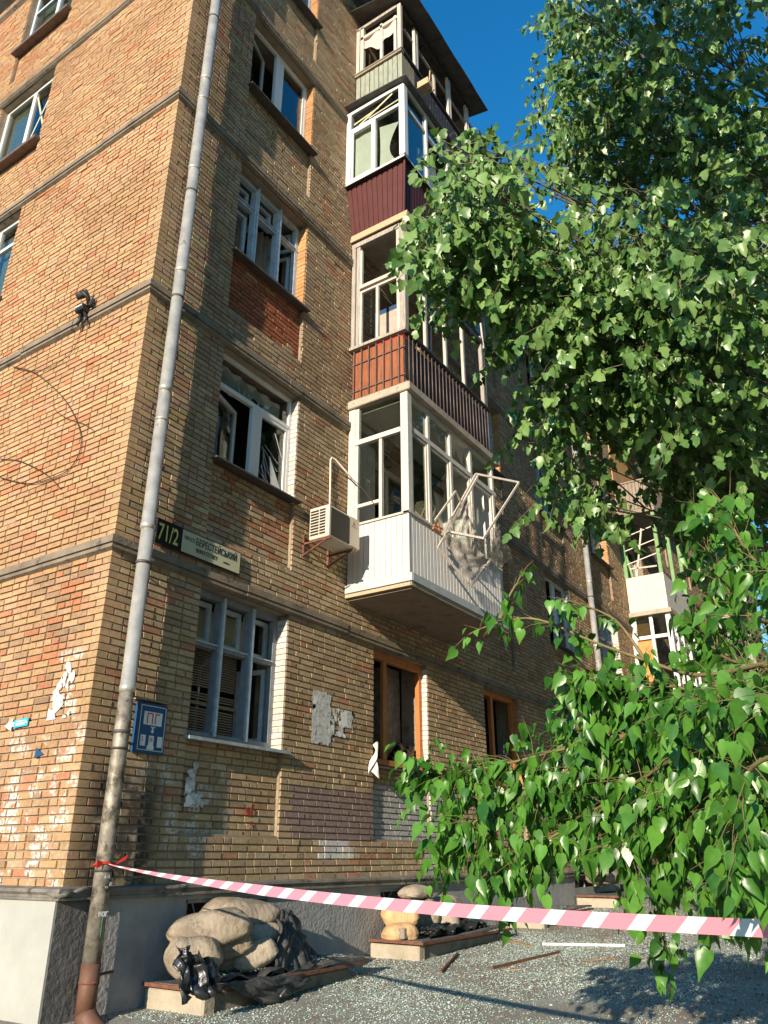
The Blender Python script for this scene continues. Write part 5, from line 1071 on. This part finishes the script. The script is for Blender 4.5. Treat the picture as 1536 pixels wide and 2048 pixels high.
# --- poplar whose crown hangs in from the upper right
def poplar():
    rr = random.Random(21); base = Vector((4.2,-8.6,gz(4.2,-8.6)-.05)); t = empty('poplar_tree', base, 'tall poplar with a dense crown hanging in from the upper right', 'tree'); wood = MB(); LV = Leaves(LEAF_P)
    tr = curve([base, base+Vector((.05,.05,2)), base+Vector((-.1,.25,5)), base+Vector((.05,.6,9)), base+Vector((.3,.9,13)), base+Vector((.4,1.0,16.5))])
    MB().tube(tr, [.24*(1-.85*i/(len(tr)-1))+.015 for i in range(len(tr))], 14).build('trunk', 'bark_pale', t, True)
    BL = [ # px, py, rx, ry, depth, drange, number of twigs
     (1260,100,170,150,8.0,1.6,150),(1440,120,170,200,7.0,1.4,150),(1190,225,105,85,7.6,1.2,75),(1160,60,65,70,8.5,1.,32),(1320,290,190,110,7.8,1.2,120),(1480,330,110,130,6.6,1.,70),
     (955,400,80,75,5.7,.7,66),(1000,320,45,35,6.0,.5,14),(905,300,30,22,5.8,.3,6),(900,475,60,60,5.5,.5,40),(955,520,105,85,5.7,.7,75),(855,455,25,12,5.4,.2,3),(1055,545,90,90,6.0,.8,75),(1180,580,115,60,6.0,.9,72),(1185,345,85,45,7.6,.8,38),
     (1330,470,160,110,5.9,.9,110),(1455,560,120,130,5.3,.8,95),(1270,640,150,110,6.0,1.0,120),(1110,670,95,95,6.2,.8,60),(1170,770,100,70,6.3,.9,65),(1390,740,140,110,5.8,1.,120),(1115,850,50,55,5.9,.5,22),(1275,810,80,70,6.6,1.,50),(1420,860,120,60,6.6,1.,50),
     (1155,965,55,60,6.0,.5,22),(1390,1000,60,50,7.2,.8,26),(1500,860,60,80,6.0,.8,40),(1390,960,70,70,8.5,1.,60),(1460,960,90,90,8.5,1.,70),(1180,1020,35,35,6,.4,9),(1430,1010,80,70,7.,.8,55),(1470,1100,70,60,7.,.8,36),(1400,930,70,60,6.8,.6,30),(1345,880,60,60,7.5,.8,30),(1240,300,120,120,9.5,1.5,60),(1400,420,120,200,9.0,1.2,90),(1450,700,100,120,8.2,1.,60),(1300,560,160,120,8.0,1.,70),
          # crown out of the picture, above and right; last two added for shade
     (1750,250,200,300,7.,1.5,100),(1700,700,140,200,6.2,1.2,60),(1400,-200,350,160,9.,2.,140),(1480,-480,230,170,5.6,1.,150),(1330,-430,150,120,5.8,.8,70)]
    for (cx, cy, rx, ry, dp_, dd, n) in BL:
        C = at(cx, cy, dp_+.4); k = min(range(len(tr)), key=lambda i: (tr[i]-C).length+(abs(tr[i].z-C.z+1.5)))
        S_ = tr[max(3, k-3)]; mid = S_.lerp(C, .55)+Vector((0,0,.35))+rv(rr)*.15; lb = curve([S_, mid, C], 6); L0 = (C-S_).length
        wood.tube(lb, [.014*(1-.8*i/(len(lb)-1))*min(1.3, .4+L0/6) for i in range(len(lb))], 6, False)
        for i in range(int(n*1.55)):
            while True:
                u, v = rr.uniform(-1,1), rr.uniform(-1,1)
                if u*u+v*v < 1: break
            p = at(cx+u*rx, cy+v*ry-10, dp_+rr.uniform(-dd, dd)); out = (p-C); out.z *= .4
            near_p = lb[rr.randint(len(lb)//2, len(lb)-1)]
            if rr.random() < .18: wood.tube([near_p, near_p.lerp(p,.5)+Vector((0,0,.08)), p], [.008,.006,.004], 4, False)
            s_ = .082*rr.uniform(.85,1.15)
            twig(wood, LV, p, out*.6+Vector((rr.uniform(-1,1),rr.uniform(-1,1),rr.uniform(-.8,.1)))*.6, rr.uniform(.22,.50), rr, s_, .036, .16, BIAS, 0., 1.)
    for (cx, cy, rx, ry, dp_, n) in ((1430,300,150,150,7.3,230),(1300,230,110,70,7.6,90),(1480,660,90,110,6.2,70),(1330,560,90,60,7.0,40)):   # unseen overhead boughs, added toward the sun to shade parts of the crown
        C = at(cx, cy, dp_)+SUNV*3.2; S_ = tr[len(tr)*2//3]; wood.tube(curve([S_, S_.lerp(C,.5)+Vector((0,0,.6)), C], 6), .02, 5, False)
        for i in range(n):
            a_ = rr.uniform(0,6.28); q = rr.random()**.5; p = at(cx+math.cos(a_)*q*rx, cy+math.sin(a_)*q*ry, dp_+rr.uniform(-.8,.8))+SUNV*rr.uniform(2.7,4.2)
            e = proj(p)
            if e[1] > -160 and -100 < e[0] < 1640: continue
            twig(wood, LV, p, Vector((rr.uniform(-1,1),rr.uniform(-1,1),-.3)), rr.uniform(.25,.5), rr, .09, .036, .12, BIAS, 0., 1.)
    wood.build('branches', 'twig_grey', t, True, kind='stuff'); LV.build(t, 'leaf_poplar'); print('poplar', len(LV.L))
    return t
poplar()
def mulberry():
    rr = random.Random(5); base = Vector((TAPE_END.x+.15, TAPE_END.y-.1, gz(0,-8)-.1)); t = empty('mulberry_tree', base, 'low mulberry with bright heart-shaped leaves drooping at the right', 'tree'); wood = MB(); LV = Leaves(LEAF_H)
    tr = curve([base, base+Vector((.1,.05,1.)), base+Vector((.3,.2,2.)), base+Vector((.55,.5,3.)), base+Vector((.9,.8,3.9))])
    MB().tube(tr, [.11*(1-.75*i/(len(tr)-1)) for i in range(len(tr))], 10).build('trunk', 'bark', t, True)
    BR_ = [ # branches as photo polylines (px, py, distance): leaves grow along them
     ([(1560,1320,3.4),(1400,1350,3.9),(1290,1320,4.2),(1190,1285,4.3),(1080,1240,4.4),(1010,1242,4.5),(950,1262,4.5)], 28, .20, .30),
     ([(1290,1320,4.2),(1230,1240,4.3),(1150,1205,4.3)], 8, .2, .3),
     ([(1000,1238,4.5),(1020,1190,4.5),(1035,1165,4.5)], 6, .12, .2),
     ([(1570,1430,3.3),(1450,1400,3.8),(1330,1370,4.1),(1240,1370,4.3),(1180,1375,4.3)], 50, .35, .5),
     ([(1570,1400,3.5),(1400,1420,4.0),(1280,1400,4.3),(1190,1365,4.4)], 60, .32, .5),
     ([(1570,1520,3.8),(1400,1540,4.4),(1280,1500,4.8),(1150,1450,5.0)], 60, .36, .5),
     ([(1570,1500,3.2),(1400,1480,3.8),(1250,1470,4.2),(1120,1500,4.5),(1000,1530,4.7),(910,1545,4.8),(840,1548,4.85)], 78, .32, .45),
     ([(1250,1470,4.2),(1100,1560,4.5),(980,1620,4.6),(900,1690,4.7)], 62, .36, .55),
     ([(1400,1480,3.8),(1280,1560,4.1),(1160,1640,4.4),(1060,1700,4.5),(1000,1740,4.6)], 75, .36, .6),
     ([(1570,1560,3.2),(1420,1580,3.7),(1320,1640,4.0),(1230,1700,4.2)], 70, .4, .7),
     ([(1420,1580,3.7),(1360,1680,4.0),(1330,1760,4.2),(1318,1850,4.3),(1320,1920,4.3)], 36, .18, .9),
     ([(1580,1600,3.0),(1500,1640,3.3),(1460,1720,3.5),(1440,1780,3.6)], 45, .3, .8),
     ([(1580,1500,2.7),(1500,1540,2.9),(1480,1640,3.0),(1500,1720,3.0)], 30, .26, .7),
     ([(1580,1700,3.6),(1500,1780,4.2),(1470,1830,4.4)], 26, .22, .8),
     ([(1570,1250,3.4),(1500,1230,3.8),(1450,1180,4.2),(1420,1110,4.6),(1400,1050,4.8)], 34, .26, .3),
     ([(1580,1150,3.4),(1520,1130,3.8),(1480,1080,4.2),(1440,1000,4.5)], 33, .26, .3),
     ([(1570,1330,3.3),(1490,1330,3.7),(1430,1300,4.1),(1390,1240,4.5)], 40, .28, .35),
     ([(1580,1400,3.0),(1480,1390,3.3),(1420,1420,3.5)], 35, .34, .5),
     ([(1570,1450,4.4),(1400,1520,4.9),(1250,1580,5.2),(1100,1600,5.4)], 80, .45, .6),
     ([(1570,1600,4.4),(1450,1650,4.8),(1380,1720,5.0)], 55, .4, .7)]
    for pl, n, ln, dr in BR_:
        P = curve([at(*q) for q in pl], 7); root = tr[-6] if pl[0][1] > 1450 else tr[-2]
        if pl[0][0] > 1540: wood.tube(curve([root, root.lerp(P[0], .6)+Vector((0,0,.12)), P[0]], 5), [.03,.027,.025,.023,.021,.02,.018,.017,.016,.015,.014], 6, False)
        N = len(P); wood.tube(P, [.009*(1-.8*i/(N-1))+.002 for i in range(N)], 6, False)
        for i in range(n):
            f = ((i+rr.random())/n)**.85; j = min(int(f*(N-1)), N-2); p = P[j].lerp(P[j+1], f*(N-1)-j); d = (P[j+1]-P[j]).normalized()
            k = 1 if n > 12 else .55
            for _ in range(2 if n > 30 and rr.random() < .8 else 1): twig(wood, LV, p, d*.5+rv(rr)*.7*k+Vector((0,0,.15)), ln*rr.uniform(.4,1.1), rr, .086*rr.uniform(.65,1.25), .052, dr*.35, BIAS+Vector((0,0,.35)), 0., 1., .0025)
        twig(wood, LV, P[-1], (P[-1]-P[-2]), .16, rr, .08, .045, dr*.3, BIAS, .3, 1., .004)
    wood.build('branches', 'twig', t, True, kind='stuff'); LV.build(t, 'leaf_mulberry')
mulberry()
# --- trees standing beyond, along the facade
def far_tree(x, y, h, rad, seed, label, n=2600):
    rr = random.Random(seed); z = gz(x,y); base = Vector((x,y,z-.1)); t = empty('background_tree', base, label, 'tree', 'trees further along the building'); wood = MB(); LV = Leaves(LEAF_H)
    tr = curve([base, base+Vector((rr.uniform(-.3,.3),rr.uniform(-.3,.3),h*.4)), base+Vector((rr.uniform(-.6,.6),rr.uniform(-.6,.6),h*.85))]); MB().tube(tr, [.2*(1-.85*i/(len(tr)-1))+.01 for i in range(len(tr))], 8).build('trunk', 'bark', t, True)
    cl = []
    for i in range(26):
        p = base+Vector((rr.gauss(0,.45)*rad, rr.gauss(0,.45)*rad, h*rr.uniform(.30,.97))); cl.append((p, rr.uniform(.5,1.1)*rad*.42)); s_ = tr[min(len(tr)-1, int(len(tr)*max(0, (p.z-z)/h-.15)))]; wood.tube([s_, s_.lerp(p,.5)+Vector((0,0,.2)), p], [.05,.03,.015], 5, False)
    for i in range(n):
        c, r_ = rr.choice(cl); p = c+rv(rr)*r_*rr.random()**.4
        LV.add(p, rv(rr)+Vector((0,0,-.6)), rv(rr)+BIAS, rr.uniform(.14,.26), rr.random(), rr)
    wood.build('branches', 'bark', t, True, kind='stuff'); LV.build(t, 'leaf_far', 0)
far_tree(27., -4.6, 9.5, 3.0, 3, 'dark leafy tree farther along the facade behind the drooping branches'); far_tree(34., -6.5, 12.5, 3.8, 4, 'tall far tree against the sky at the right edge', 3200); far_tree(44., -3.5, 11., 3.6, 6, 'distant tree near the far end of the facade'); far_tree(21., -6.2, 6.0, 2.2, 8, 'lower leafy tree in front of the far balconies', 2200)

# the far side of the yard, mirrored in the panes
def yard():
    rr = random.Random(9); b = MB(); T = LEAF_H
    for x, y, h, rad in ((6,-14.5,24,5.),(13,-14,27,5.5),(20,-15,27,5.5),(28,-15,26,5.5),(36,-15,26,5.5),(45,-15,25,5.5)):
        b.tube([(x,y,-.3),(x+.2,y,h*.5),(x,y,h*.9)], [.3,.2,.05], 7, False, (.2,.2,.2))
        for i in range(2400):
            u = rv(rr); p = Vector((x,y,h*.6))+Vector((u.x*rad,u.y*rad,u.z*h*.42))*rr.random()**.35; d = rv(rr); n = rv(rr); w_ = n.cross(d).normalized(); s_ = rr.uniform(.5,1.0); t_ = rr.random()
            b.add([p+(d*q[0]+w_*q[1])*s_ for q in T[0]], T[1], (t_,t_,t_))
    tag(b.build('yard_trees', 'leaf_far', None), 'mass of trees across the yard facing the facade', 'trees', kind='stuff')
yard()
